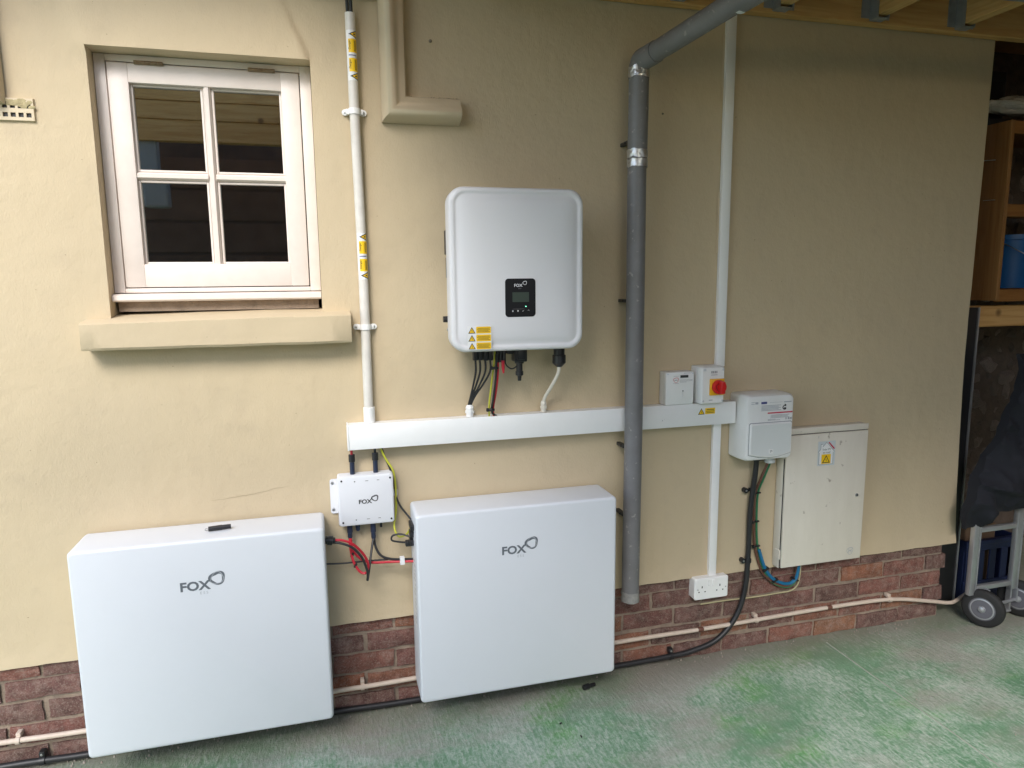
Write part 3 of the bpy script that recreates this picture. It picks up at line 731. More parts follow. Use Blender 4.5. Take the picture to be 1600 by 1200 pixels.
bars('label_print', [(1.38, 1.411, 1.041, 1.0435), (1.378, 1.413, 1.0355, 1.0375), (1.38, 1.41, 1.030, 1.032)], -.0535, M_PRINT, tr)
bars('pencil_mark', [(1.196, 1.199, 1.012, 1.0135), (1.204, 1.2055, 1.016, 1.0172), (1.195, 1.1965, 1.009, 1.012)], -.0531, M_PRINTG, tr)

# painted pipe along the bricks
lp = thing('painted_pipe', (.5, -.02, .1), 'thin cream painted pipe clipped along the foot of the brickwork', 'pipe')
PP = [(-1.6, -.016, .117), (-1.044, -.016, .114), (-.813, -.016, .110), (-.037, -.016, .111), (.231, -.016, .113), (1.038, -.016, .130), (1.406, -.016, .130), (1.665, -.016, .134), (2.02, -.016, .139), (2.331, -.016, .133), (2.55, -.018, .096), (2.654, -.018, .074), (2.71, -.008, .070), (2.80, .02, .078)]
G().tube(PP, .0085, 10, True, 6).build('pipe', M_LINEW, lp, True)
for x in (-1.0, -.58, .066, .60, 1.665, 2.335):
    z = None
    for a, b_ in zip(PP, PP[1:]):
        if a[0] <= x <= b_[0]: z = a[2]+(b_[2]-a[2])*(x-a[0])/(b_[0]-a[0])
    c = G(); rs = []
    for k in range(9):
        a = R(-90+270*k/8); rs.append([Vector((xx, -.016-rr_*math.cos(a), z+rr_*math.sin(a))) for rr_, xx in ((.0088, x-.006), (.012, x-.006), (.012, x+.006), (.0088, x+.006))])
    c.rings(rs); c.box(x-.007, x+.007, -.014, .012, z+.006, z+.022, .002)
    c.build('pipe_clip', M_LINEW, lp, True)
for x, z in ((1.406, .130), (2.02, .139)):
    G().lathe((x-.012, -.016, z), (x+.012, -.016, z), [(0, .0088), (.1, .0105), (.9, .0105), (1, .0088)], 12).build('pipe_joint', M_BROWN, lp, True)

# ================================================================= INVERTER
inv = thing('inverter', (.605, -.1, 1.305), 'large white solar inverter with black display panel above the wide trunking', 'inverter')
IX0, IX1, IZ0, IZ1 = .383, .8285, 1.3075, 1.825
g = G(); g.rr([(.415, .797, 1.325, 1.79, .03, -.004), (.415, .797, 1.325, 1.79, .03, -.13)], 6); g.build('rear_body', M_GREYW, inv, True)
# shell: side band, rounded rim, shallow valley, raised face
g = G()
def rr_in(i, y, r): return (IX0+i, IX1-i, IZ0+i, IZ1-i, r, y)
g.rr([rr_in(.006, -.118, .045), rr_in(.001, -.124, .05), rr_in(0, -.17, .05), rr_in(.0015, -.182, .05), rr_in(.006, -.1885, .047), rr_in(.013, -.1905, .042), rr_in(.0175, -.1895, .038), rr_in(.020, -.188, .036),
      rr_in(.026, -.1885, .031), rr_in(.034, -.1915, .027), rr_in(.048, -.1945, .022), rr_in(.075, -.1965, .018), rr_in(.11, -.1972, .014)], 8)
g.build('front_cover', M_INV, inv, True)
YD = -.1985
dpn = G().rr([(.5585, .6595, 1.4185, 1.5405, .011, -.194), (.5585, .6595, 1.4185, 1.5405, .011, YD), (.5595, .6585, 1.4195, 1.5395, .010, YD-.0008)], 6).build('display_panel', M_GLOSSBLACK, inv, True)
yy = YD-.0014
poly('screen', rect(.582, .637, 1.466, 1.497), yy, M_LCD, dpn)
text('logo_word', 'FOX', .5875, 1.5145, .0128, yy, M_LOGOW, dpn, bold=.0003, sx=1.08)
ring_logo('logo_ring', .6235, 1.5265, .0070, .0017, yy, M_LOGOW, dpn, R(15))
text('logo_small_word', 'E S S', .602, 1.5075, .0045, yy, M_PRINTG, dpn)
poly('led_light', [(.6265+.0017*math.cos(R(a)), 1.4515+.0017*math.sin(R(a))) for a in range(0, 360, 45)], yy, M_LED, dpn)
bars('button_line', [(.583, .622, 1.4435, 1.4439)], yy, M_PRINTG, dpn)
for k, x in enumerate((.583, .600, .617, .635)):
    p = [[(x-.002, 1.437), (x, 1.4345), (x+.002, 1.437), (x, 1.4405)], [(x-.0025, 1.438), (x, 1.434), (x+.0025, 1.438), (x, 1.441)], [(x-.003, 1.437), (x-.001, 1.4352), (x+.004, 1.440), (x-.001, 1.4368)], [(x-.003, 1.439), (x+.001, 1.4392), (x+.004, 1.436), (x+.001, 1.4405)]][k]
    poly('button_mark', p, yy, M_LOGOW, dpn)
ys_ = -.1995
st = poly('warning_sticker', rect(.4335, .5115, 1.3165, 1.3925), ys_, M_STW, inv)
for k in range(3):
    zc = 1.3795-k*.0252
    warn_triangle(.4475, zc, .0205, ys_-.0005, st)
    poly('yellow_block', rrect(.4615, .5095, zc-.0108, zc+.0108, .003, 3), ys_-.0005, M_STY, st)
    bars('label_print', [(.466, .505, zc+.0045, zc+.0062), (.464, .507, zc+.0008, zc+.0025), (.467, .502, zc-.003, zc-.0013), (.465, .506, zc-.0066, zc-.0049)], ys_-.0009, mat('print_brown', (.25, .14, .01), .6) if 'print_brown' not in MATS else MATS['print_brown'], st)
# isolator knob, bracket bits on the left flank
g = G().lathe((.412, -.085, 1.41), (.376, -.085, 1.41), [(0, .016), (.3, .016), (.35, .011), (1, .010)], 12); g.build('isolator_knob', M_BLACK, inv, True)
g = G().box(.391, .4145, -.105, -.045, 1.62, 1.70, .004); g.box(.394, .4145, -.10, -.05, 1.545, 1.612, .003); g.build('side_label_plate', M_BLACK, inv)
screw(.395, -.07, 1.375, .006, inv)
# sockets and glands under the case
g = G()
for x in (.4775, .494): g.box(x-.0085, x+.0075, -.115, -.09, 1.272, 1.326, .003)
for x in (.5125, .529): g.box(x-.0085, x+.0075, -.115, -.09, 1.270, 1.326, .003)
g.build('solar_connector', M_BLACK, inv, True)
g = G()
for x in (.555, .5665, .578): g.lathe((x, -.1, 1.327), (x, -.1, 1.262), [(0, .0075), (.5, .0075), (.52, .0062), (1, .0058)], 10)
g.box(.584, .606, -.12, -.08, 1.29, 1.327, .003); g.build('battery_connector', M_BLACK, inv, True)
G().lathe((.5715, -.106, 1.268), (.5735, -.106, 1.225), [(0, .006), (.6, .0055), (1, .003)], 10).build('red_cap', M_RED, inv, True)
g = G().box(.609, .654, -.12, -.075, 1.262, 1.327, .004); g.box(.617, .645, -.128, -.118, 1.27, 1.32, .003)
g.lathe((.631, -.1, 1.264), (.631, -.1, 1.196), [(0, .016), (.12, .016), (.14, .011), (.5, .011), (.52, .0135), (.72, .0135), (.76, .007), (1, .006)], 12); g.build('data_plug', M_BLACK, inv, True)
g = G().lathe((.7735, -.1, 1.326), (.7735, -.1, 1.238), [(0, .020), (.52, .019), (.54, .0235), (.85, .0235), (.92, .017), (1, .010)], 12); g.build('mains_gland', M_BLACK, inv, True)
# its cables
for k, (x, lab) in enumerate(((.478, 'first'), (.493, 'second'), (.511, 'third'), (.528, 'fourth'))):
    d = (-.004, -.0015, .0015, .004)[k]
    cable('solar_cable', [(x, -.102, 1.28), (x+.001, -.10, 1.235), (x-.004-.3*(x-.478), -.085, 1.19), (.478+d*2, -.055, 1.145), (.470+d, -.032, 1.108), (.470+d, -.03, 1.085)], .0036, M_BLACKC, '%s from the left of four black cables under the inverter' % lab, 'black cables under the inverter')
cable('earth_cable', [(.547, -.10, 1.325), (.544, -.098, 1.27), (.539, -.075, 1.19), (.535, -.052, 1.11), (.537, -.04, 1.066)], .0033, M_YEL, 'yellow and green earth cable between inverter and wide trunking')
cable('red_cable', [(.556, -.102, 1.28), (.557, -.095, 1.22), (.553, -.075, 1.15), (.550, -.05, 1.10), (.553, -.04, 1.066)], .0033, M_RED, 'red cable between inverter underside and wide trunking')
cable('black_cable', [(.549, -.108, 1.29), (.5485, -.1, 1.22), (.545, -.08, 1.15), (.5435, -.055, 1.10), (.548, -.045, 1.078), (.562, -.04, 1.066)], .0038, M_BLACKC, 'black cable bundled beside the red cable under the inverter')
cable('black_cable', [(.578, -.1, 1.27), (.586, -.1, 1.25), (.603, -.1, 1.238), (.62, -.1, 1.245), (.629, -.1, 1.262)], .0024, M_BLACKC, 'thin black lead looping to the data plug under the inverter')
for z, x, lab in ((1.243, .5465, 'black tie round the red and earth leads close under the inverter'), (1.093, .5405, 'black tie round the red and earth leads just above the trunking')):
    yt = -.098+(.04 if z < 1.2 else 0)
    o = G().lathe((x, yt, z-.004), (x, yt, z+.004), [(0, .0115), (.2, .0125), (.8, .0125), (1, .0115)], 10); o.box(x-.018, x-.008, yt-.006, yt+.004, z-.006, z+.006, .002)
    tag(o.build('cable_tie', M_BLACK), lab, 'cable tie', 'black cable ties')
cable('mains_cable', [(.7735, -.1, 1.245), (.771, -.098, 1.215), (.755, -.07, 1.165), (.742, -.04, 1.125), (.739, -.031, 1.10)], .0062, M_WCAB, 'cream flex curving from the inverter gland to the wide trunking')

# ================================================================= METER, SWITCH, CONSUMER UNIT
mt = thing('generation_meter', (1.263, -.03, 1.069), 'small square white generation meter standing on the wide trunking', 'meter')
g = G().box(1.207, 1.321, -.03, -.001, 1.0685, 1.192, .003); g.build('base', M_BOXW, mt, True)
g = G().box(1.2065, 1.3215, -.056, -.0302, 1.069, 1.1925, .004); cv = g.build('cover', M_BOXW, mt, True)
y = -.0568
poly('screen', rect(1.264, 1.297, 1.170, 1.180), y, M_PRINT, cv)
ring_logo('red_emblem', 1.2465, 1.1625, .011, .0022, y, mat('pale_red', (.6, .22, .22), .6), cv)
bars('meter_print', [(1.278, 1.312, 1.1865, 1.1878), (1.236, 1.26, 1.1765, 1.1775), (1.262, 1.315, 1.1612, 1.1622), (1.262, 1.315, 1.157, 1.158), (1.263, 1.29, 1.1532, 1.1542), (1.235, 1.258, 1.1492, 1.1502), (1.240, 1.253, 1.161, 1.1635)], y, M_PRINTG, cv)
G().box(1.2735, 1.2765, -.0595, -.0562, 1.094, 1.118, .001).build('seal_tab', M_STW, cv)
bars('tab_shadow', [(1.274, 1.2785, 1.1185, 1.1225)], y, M_PRINT, cv)
for sx in (1.213, 1.315): screw(sx, -.056, 1.1855, .0025, cv, m=M_GREYW)

sw = thing('isolator_switch', (1.385, -.04, 1.0685), 'white isolator box with red rotary knob on a yellow plate', 'switch')
G().box(1.338, 1.436, -.048, -.001, 1.0685, 1.209, .004).build('base', M_BOXW, sw, True)
cv = G().rr([(1.339, 1.435, 1.069, 1.2085, .006, -.0485), (1.339, 1.435, 1.069, 1.2085, .006, -.076), (1.343, 1.431, 1.073, 1.2045, .006, -.082)], 4).build('cover', M_BOXW, sw, True)
G().box(1.344, 1.356, -.0835, -.076, 1.194, 1.203, .001).build('screw_cap', M_GREYW, sw)
for p in ((1.347, 1.081), (1.427, 1.081), (1.427, 1.197)): screw(p[0], -.082, p[1], .004, cv, m=M_GREYW)
y = -.0828
bars('switch_print', [(1.377, 1.382, 1.185, 1.194), (1.384, 1.389, 1.185, 1.194), (1.391, 1.396, 1.185, 1.194), (1.398, 1.402, 1.185, 1.194), (1.376, 1.403, 1.178, 1.180), (1.37, 1.386, 1.083, 1.0855)], y, M_PRINTG, cv)
G().box(1.3705, 1.4295, -.090, -.0822, 1.1025, 1.1645, .002).build('yellow_plate', M_SWYEL, sw, True)
kn = G().lathe((1.403, -.090, 1.1345), (1.403, -.108, 1.1345), [(0, .0265), (.8, .0265), (1, .0245)], 28).build('knob', M_SWRED, sw, True)
ring_logo('knob_groove', 1.403, 1.1345, .019, .004, -.1083, mat('switch_dark_red', (.25, .01, .01), .5), kn, squash=1)
G().box(1.3945, 1.4115, -.128, -.1075, 1.1125, 1.1575, .003).build('grip', M_SWRED, kn, True)

cu = thing('consumer_unit', (1.62, -.06, .84), 'rounded white consumer unit with flip lid overlapping the cream meter box', 'enclosure')
g = G().rr([(1.514, 1.722, .842, 1.096, .012, -.001), (1.513, 1.723, .841, 1.097, .014, -.05), (1.514, 1.722, .842, 1.096, .016, -.098), (1.519, 1.717, .847, 1.091, .018, -.110), (1.528, 1.708, .856, 1.082, .014, -.1125)], 6); g.build('case', M_BOXW, cu, True)
lidp = [(1.529, .984), (1.529, .868), (1.54, .8655), (1.575, .857), (1.620, .853), (1.665, .857), (1.70, .8655), (1.711, .868), (1.711, .984), (1.706, .989), (1.534, .989)]
g = G()
def ins(p, d): 
    cx, cz = 1.62, .922; return (cx+(p[0]-cx)*(1-d/.09), cz+(p[1]-cz)*(1-d/.065))
g.rings([[Vector((*(lambda q: (q[0], yv, q[1]))(ins(p, dd)),)) for p in lidp] for dd, yv in ((0, -.109), (0, -.1165), (.0035, -.120))])
lid = g.build('lid', M_BOXW, cu)
g = G(); g.rings([[Vector((ins(p, dd)[0], yv, ins(p, dd)[1])) for p in lidp] for dd, yv in ((-.0025, -.1124), (-.0025, -.1131))]); g.build('lid_gap', M_PRINTG, cu)
poly('lid_face', [ins(p, .006) for p in lidp], -.1204, mat('smoked_lid', (.70, .72, .71), .3), lid)
G().box(1.611, 1.63, -.1225, -.1203, .870, .887, .0012).build('lid_logo', M_BOXW, lid)
bars('lid_logo_mark', [(1.616, 1.6185, .874, .883), (1.6185, 1.6245, .8808, .883), (1.6225, 1.625, .876, .883)], -.1229, M_PRINTG, lid)
y = -.1132
bars('print_grey_words', [(1.532, 1.547, 1.0695, 1.0715), (1.532, 1.547, 1.063, 1.065), (1.549, 1.562, 1.063, 1.0715), (1.612, 1.668, 1.0665, 1.0675), (1.674, 1.707, 1.0645, 1.0685)], y, M_LOGOL, cu)
bars('print_blue_logo', [(1.575, 1.600, 1.0625, 1.071)], y, M_PRINTB, cu)
bars('print_lines', [(1.576, 1.662-.01*(k % 2), 1.0545-k*.0046, 1.0568-k*.0046) for k in range(5)], y, M_LOGOL, cu)
text('rotate_mark', 'C', 1.668, 1.037, .024, y, M_PRINT, cu, bold=.0008)
poly('rotate_arrow', [(1.676, 1.051), (1.686, 1.055), (1.678, 1.0595)], y, M_PRINT, cu)
bars('rotate_word', [(1.675, 1.685, 1.040, 1.045)], y, M_PRINT, cu)
poly('notice', rect(1.604, 1.7135, .996, 1.029), y, M_STW, cu)
bars('notice_red_band', [(1.604, 1.7135, 1.024, 1.029)], y-.0004, M_PRINTR, cu)
bars('notice_print', [(1.62-.004*(k % 2), 1.70-.004*(k % 3), 1.0175-k*.0036, 1.019-k*.0036) for k in range(4)]+[(1.606, 1.64, 1.001, 1.0025), (1.606, 1.66, .9975, .999)]+[(1.684, 1.688, .998, 1.006), (1.694, 1.699, .998, 1.006), (1.702, 1.706, .998, 1.006), (1.7075, 1.711, .998, 1.006)], y-.0004, M_PRINTG, cu)
G().lathe((1.668, -.05, .842), (1.668, -.05, .812), [(0, .017), (.5, .018), (.6, .021), (.9, .021), (1, .015)], 10).build('cable_gland', M_GREYW, cu)
G().box(1.595, 1.64, -.06, -.02, .825, .8405, .003).build('cable_entry', M_BLACK, cu)

mb = thing('meter_box', (1.93, -.02, .362), 'large cream meter cupboard with a warning sticker on its door', 'meter box')
g = G().box(1.735, 2.127, -.046, -.001, .3605, .9405, .006); g.build('box', M_MBOX, mb, True)
g = G().box(1.7325, 2.1295, -.0525, -.0462, .918, .943, .004); g.build('top_lip', M_MBOX, mb, True)
G().box(1.7372, 2.1263, -.0485, -.0458, .3635, .9178).build('door_gap_shade', M_DARK, mb)  # dark sheet stands in for the shade in the gap round the door
dr = G().box(1.7395, 2.124, -.0575, -.0465, .366, .9155, .003).build('door', M_MBOX, mb, True)
G().box(1.733, 1.7385, -.05, -.02, .40, .44, .002).build('hinge', M_MBOX, mb); G().box(1.733, 1.7385, -.05, -.02, .82, .86, .002).build('hinge', M_MBOX, mb)
G().lathe((2.086, -.0575, .644), (2.086, -.0605, .644), [(0, .0075), (1, .0065)], 14).build('lock', M_STEEL, dr, True)
poly('lock_slot', [(2.086+.0035*math.cos(R(a)), .644+.0035*math.sin(R(a))) for a in range(0, 360, 40)], -.0608, M_BLACK, dr)
ring_logo('door_emblem', 2.07, .404, .0155, .002, -.0582, M_LOGOL, dr, squash=1)
bars('door_emblem_mark', [(2.063, 2.066, .396, .412), (2.074, 2.077, .396, .412), (2.066, 2.074, .403, .406)], -.0582, M_LOGOL, dr)
stx = poly('sticker', rect(1.884, 1.966, .782, .883), -.0583, mat('sticker_pale_blue', (.58, .62, .64), .4), dr)
hp = [(1.890, .787), (1.957, .787), (1.957, .838), (1.964, .838), (1.924, .879), (1.905, .860), (1.905, .872), (1.897, .872), (1.897, .852), (1.884, .838), (1.890, .838)]
poly('house_outline', hp, -.0587, M_LOGO, stx)
cx_, cz_ = 1.924, .825
poly('house_face', [(cx_+(a-cx_)*.955, cz_+(b_-cz_)*.965) for a, b_ in hp], -.0590, M_STW, stx)
poly('solar_panel', [(1.931, .877), (1.936, .879), (1.964, .851), (1.959, .848)], -.0594, M_PRINTR, stx)
text('sticker_word', 'Solar PV', 1.905, .8455, .0115, -.0594, M_PRINT, stx); text('sticker_word', 'on roof', 1.907, .833, .0115, -.0594, M_PRINT, stx)
poly('yellow_square', rect(1.902, 1.946, .790, .829), -.0593, M_STY, stx); warn_triangle(1.924, .8095, .032, -.0596, stx)
bars('door_scuff', [(1.884, 1.8855, .897, .907)], -.0581, M_PRINTG, dr)

# socket
sk = thing('double_socket', (1.435, -.02, .27), 'white double plug socket on the bricks below the slim trunking', 'socket')
G().rr([(1.364, 1.512, .268, .356, .006, .010), (1.364, 1.512, .268, .356, .006, -.028)], 4).build('pattress', M_PVC, sk, True)
fp = G().rr([(1.363, 1.513, .267, .357, .007, -.0285), (1.363, 1.513, .267, .357, .007, -.033), (1.367, 1.509, .271, .353, .006, -.0375)], 4).build('face_plate', M_PVC, sk, True)
y = -.038
for x0 in (1.395, 1.474):
    bars('pin_hole', [(x0-.0022, x0+.0022, .317, .326), (x0-.0165, x0-.0105, .299, .3035), (x0+.0105, x0+.0165, .299, .3035)], y, M_BLACK, fp)
for x0 in (1.426, 1.444): G().box(x0-.0055, x0+.0055, -.042, -.0376, .325, .348, .0015).build('switch', M_PVC, fp)
for x0 in (1.376, 1.50): screw(x0, -.0375, .312, .0028, fp)

# heavy black cable down and along the floor
cable('armoured_cable', [(1.617, -.04, .835), (1.616, -.035, .764), (1.611, -.02, .605), (1.612, -.018, .443), (1.605, -.016, .279), (1.566, -.016, .16), (1.481, -.018, .075), (1.366, -.014, .040), (1.28, -.010, .031), (1.044, -.006, .024), (.6, -.004, .022), (.2, -.004, .020), (-.04, -.005, .026), (-.5, -.005, .021), (-.82, -.005, .020), (-.943, -.008, .026), (-1.1, -.006, .026), (-1.6, -.006, .02)], .0105, M_BLACKC, 'thick black armoured cable from the consumer unit down along the wall foot', seg=12)
for x, y, z, vert, lab in ((1.600, -.018, .695, 1, 'black clip holding the armoured cable just below the consumer unit'), (1.601, -.016, .40, 1, 'black clip holding the armoured cable above the brickwork'), (1.28, -.010, .035, 0, 'black clip holding the armoured cable near the floor beside the socket'), (-.943, -.008, .030, 0, 'black clip holding the armoured cable at the lower left corner')):
    t = thing('cable_clip', (x, y, z), lab, 'clip', 'black cable clips')
    if vert:
        g = G(); rs = []
        for k in range(9):
            a = R(-100+200*k/8); rs.append([Vector((x+.010+rr_*math.cos(a), y-rr_*math.sin(a)*1.0-.002, zz)) for rr_, zz in ((.011, z-.007), (.014, z-.007), (.014, z+.007), (.011, z+.007))])
        g.rings(rs); g.lathe((x-.010, -.001, z), (x-.010, -.020, z), [(0, .0105), (1, .0105)], 14); g.build('strap', M_BLACK, t, True); screw(x-.010, -.020, z, .004, t)
    else:
        g = G(); rs = []
        for k in range(9):
            a = R(-90+270*k/8); rs.append([Vector((xx, y-rr_*math.cos(a), z-.004+rr_*math.sin(a))) for rr_, xx in ((.0108, x-.008), (.014, x-.008), (.014, x+.008), (.0108, x+.008))])
        g.rings(rs); g.box(x-.009, x+.009, -.012, .012, z+.005, z+.028, .004); g.build('strap', M_BLACK, t, True); screw(x, -.012, z+.018, .004, t)

TL = [(1.672, -.048, .815), (1.655, -.03, .74), (1.647, -.012, .682), (1.645, -.010, .602), (1.650, -.010, .50), (1.660, -.010, .438), (1.691, -.010, .351), (1.735, -.012, .297), (1.800, -.014, .268), (1.839, -.016, .284), (1.85, -.018, .33), (1.851, -.02, .362)]
def off(dx, dz, dy=0): return [(p[0]+dx*(1 if i < 7 else -dx*0+.3), p[1]+dy, p[2]+dz*(0 if i < 6 else 1)) for i, p in enumerate(TL)]
cable('brown_cable', off(-.010, -.004), .0048, M_BROWN, 'brown cable tail curving from consumer unit round to the meter cupboard', 'meter tails')
cable('blue_cable', off(.004, .007, -.004)[5:], .0068, M_BLUE, 'blue cable tail curving under the meter cupboard', 'meter tails')
cable('earth_cable', off(.004, -.010, .001), .0042, M_GREEN, 'green cable beside the brown tail under the consumer unit')
cable('earth_cable', [(1.414, .002, .2285), (1.53, .001, .2295), (1.666, .0, .227), (1.76, .0, .229), (1.83, -.004, .234), (1.858, -.012, .26), (1.862, -.02, .31), (1.861, -.022, .362)], .0028, mat('pale_earth_sheath', (.50, .44, .26), .5), 'thin pale earth wire along a mortar joint to the meter cupboard')
for x, z, w_ in ((1.640, .68, 'topmost'), (1.639, .56, 'middle'), (1.648, .455, 'lowest')):
    o = G().box(x-.013, x+.019, -.018, -.003, z-.003, z+.003, .001); o.box(x-.017, x-.009, -.024, -.012, z-.005, z+.005, .001)
    tag(o.build('cable_tie', M_BLACK), w_+' of three black ties on the brown and green tails', 'cable tie', 'black cable ties')
for x, z, s_, w_ in ((1.696, .351, .6, 'left'), (1.742, .297, .5, 'middle'), (1.842, .290, -.5, 'right')):
    d = Vector((math.cos(s_), 0, math.sin(s_)))*.014; c = Vector((x, -.019, z)); u = Vector((-d.z, 0, d.x))*.25
    o = G().rings([[c-d-u+Vector((0, t, 0)), c+d-u+Vector((0, t, 0)), c+d+u+Vector((0, t, 0)), c-d+u+Vector((0, t, 0))] for t in (-.006, .014)])
    tag(o.build('cable_tie', M_BLACK), w_+' of three black ties on the blue tail under the meter cupboard', 'cable tie', 'black cable ties')

# ================================================================= BATTERIES AND JUNCTION BOX
def battery(x0, x1, z0, z1, label, dep=.178):
    o = thing('battery', ((x0+x1)/2, -.09, z0), label, 'battery', 'white wall batteries')
    g = G(); r = .013
    def q(i, y, rr_=r): return (x0+i, x1-i, z0+i, z1-i, rr_, y)
    g.rr([q(.004, -.012), q(.001, -.016), q(0, -.03), q(0, -dep+.010), q(.0012, -dep+.005), q(.004, -dep+.0015), q(.009, -dep)], 6); bd = g.build('case', M_COAT, o, True)
    G().box(x0+.06, x1-.06, -.014, -.002, z0+.05, z1-.05).build('wall_bracket', M_GALV, o)
    cx = x0+(x1-x0)*.405
    fox_logo(cx, .612, .0285, -dep-.0006, bd, M_LOGO, M_LOGOL)
    return o, bd
b1, b1c = battery(-.756, -.0350, .112, .769, 'white flat battery pack at the left under the window, pen lying on top')
b2, b2c = battery(.2535, .9625, .112, .778, 'white flat battery pack beside the grey drain pipe, right of the junction box')
G().box(-.763, -.7555, -.10, -.075, .535, .555, .002).build('side_screw', M_BLACK, b1)
g = G().lathe((-.035, -.10, .700), (-.004, -.10, .694), [(0, .013), (.25, .013), (.27, .0155), (.75, .0155), (.78, .011), (1, .010)], 12); g.build('cable_gland', M_BLACK, b1, True)
g = G(); 
for z in (.66, .69, .72): g.box(.241, .2538, -.11-.02*(z > .7), -.07, z-.010, z+.010, .003)
g.build('side_connector', M_BLACK, b2, True)
poly_side = link_mesh('rating_label', [(.2531, -.13, .36), (.2531, -.07, .36), (.2531, -.07, .62), (.2531, -.13, .62)], [(0, 3, 2, 1)], M_STW, b2)
g = G()
for k in range(14): g.add([(.2528, -.125, .375+k*.017), (.2528, -.085-.01*(k % 3), .375+k*.017), (.2528, -.085-.01*(k % 3), .381+k*.017), (.2528, -.125, .381+k*.017)], [(0, 3, 2, 1)])
g.build('label_print', M_LOGOL, poly_side)
# black plug lying on the floor, marker on top of battery 1
pn = thing('marker_pen', (-.352, -.10, .777), 'short black marker pen lying on the left battery top', 'pen')
G().lathe((-.383, -.108, 0.7775), (-.318, -.100, 0.7775), [(0, .0075), (.6, .008), (.61, .0072), (1, .007)], 12).build('barrel', M_BLACK, pn, True)
G().tube([(-.383, -.108, 0.7775), (-.390, -.109, .780), (-.392, -.109, .775), (-.384, -.108, .773)], .0012, 6).build('clip_ring', M_STEEL, pn, True)
G().lathe((-.378, -.1155, 0.7805), (-.325, -.109, 0.7805), [(0, .0016), (1, .0016)], 6).build('pocket_clip', M_BLACK, pn)
pg = thing('black_plug', (.9, -.084, .003), 'small black cable plug lying on the floor below the right battery', 'plug')
G().lathe((.874, -.092, .0125), (.90, -.084, .0125), [(0, .0095), (.15, .0105), (.85, .0105), (1, .0085)], 12).build('cap', M_BLACK, pg, True)
G().lathe((.90, -.084, .011), (.926, -.076, .010), [(0, .0075), (.8, .0072), (1, .006)], 12).build('barrel', M_BLACK, pg, True)
for x, y, a, lab in ((.726, -.257, .4, 'tiny black cable scrap on the floor, nearer the wall of two'), (.770, -.341, 1.6, 'tiny black cable scrap on the floor, farther from the wall of two')):
    o = G().lathe((x-.005*math.cos(a), y-.005*math.sin(a), .0045), (x+.005*math.cos(a), y+.005*math.sin(a), .0045), [(0, .0025), (.5, .0028), (1, .002)], 8).build('cable_scrap', M_BLACK); tag(o, lab, 'scrap', 'cable scraps')

jb = thing('junction_box', (.1, -.03, .72), 'small light grey junction box with FOX lettering between the trunking and batteries', 'junction box')
g = G().rr([(.013, .196, .722, .894, .008, -.004), (.012, .197, .721, .895, .009, -.046), (.014, .195, .723, .893, .010, -.052), (.019, .190, .728, .888, .009, -.0545)], 5); jc = g.build('case', M_JB, jb, True)
g = G().rr([(-.012, .02, .756, .876, .008, -.001), (-.012, .02, .756, .876, .008, -.006)], 4); g.rr([(.19, .214, .80, .822, .003, -.001), (.19, .214, .80, .822, .003, -.006)], 3); br_ = g.build('mounting_ear', M_JB, jb)
for z in (.77, .863): screw(-.003, -.006, z, .0055, br_)
for x in (.026, .186):
    for z in (.736, .880): screw(x, -.0545, z, .0033, jc, m=M_PRINT)
y = -.0551
fox_logo(.079, .797, .0145, y, jc, M_PRINT, M_PRINTG, False)
bars('terminal_mark', [(.0665, .0715, .8745, .876), (.0683, .0697, .8727, .8778), (.104, .114, .8745, .876), (.142, .150, .8745, .876), (.0665, .0715, .7415, .743), (.0683, .0697, .7397, .7448), (.104, .114, .7415, .743), (.142, .150, .7415, .743)], y, M_PRINT, jc)
for x in (.064, .141):
    G().lathe((x, -.028, .893), (x, -.028, .963), [(0, .0085), (.62, .0085), (.64, .0105), (.72, .0105), (.74, .0095), (.97, .0105), (1, .006)], 12).build('top_connector', M_NAVY, jb, True)
    g = G().lathe((x, -.028, .938), (x, -.028, .962), [(0, .0108), (1, .0108)], 12); g.build('connector_nut', M_BLACK, jb, True)
for x, h, r_ in ((.047, .058, .0095), (.074, .03, .0085), (.125, .07, .0095)):
    G().lathe((x, -.028, .724), (x, -.028, .724-h), [(0, r_), (.55, r_), (.57, r_*.85), (.8, r_*.9), (1, r_*.55)], 12).build('bottom_connector', M_NAVY, jb, True)
G().box(.148, .156, -.034, -.024, .70, .7235, .002).build('drain_plug', M_BLACK, jb)
cable('red_cable', [(.064, -.028, .955), (.064, -.028, .975), (.0645, -.028, .99)], .0042, M_RED, 'short red cable dropping from the trunking into the junction box')
cable('black_cable', [(.141, -.028, .955), (.141, -.028, .975), (.141, -.028, .99)], .0042, M_BLACKC, 'short black cable dropping from the trunking into the junction box')
cable('red_cable', [(-.012, -.10, .697), (.022, -.10, .692), (.055, -.095, .672), (.088, -.085, .628), (.101, -.08, .588), (.092, -.075, .56), (.072, -.07, .566), (.053, -.06, .601), (.045, -.04, .645), (.046, -.03, .675)], .0043, M_RED, 'red cable looping from the left battery up into the junction box')
cable('black_cable', [(-.012, -.10, .690), (.022, -.105, .682), (.055, -.105, .662), (.082, -.1, .622), (.097, -.095, .57), (.096, -.085, .538), (.104, -.075, .575), (.115, -.05, .626), (.124, -.03, .665)], .0043, M_BLACKC, 'black cable looping beside the red one between left battery and junction box')
cable('red_cable', [(.048, -.034, .672), (.053, -.04, .632), (.080, -.05, .600), (.115, -.055, .586), (.18, -.06, .583), (.256, -.075, .582)], .0043, M_RED, 'red cable running from the junction box across to the right battery')
cable('black_cable', [(.126, -.028, .665), (.131, -.035, .63), (.148, -.05, .604), (.185, -.06, .592), (.256, -.07, .588)], .0043, M_BLACKC, 'black cable running from the junction box across to the right battery')
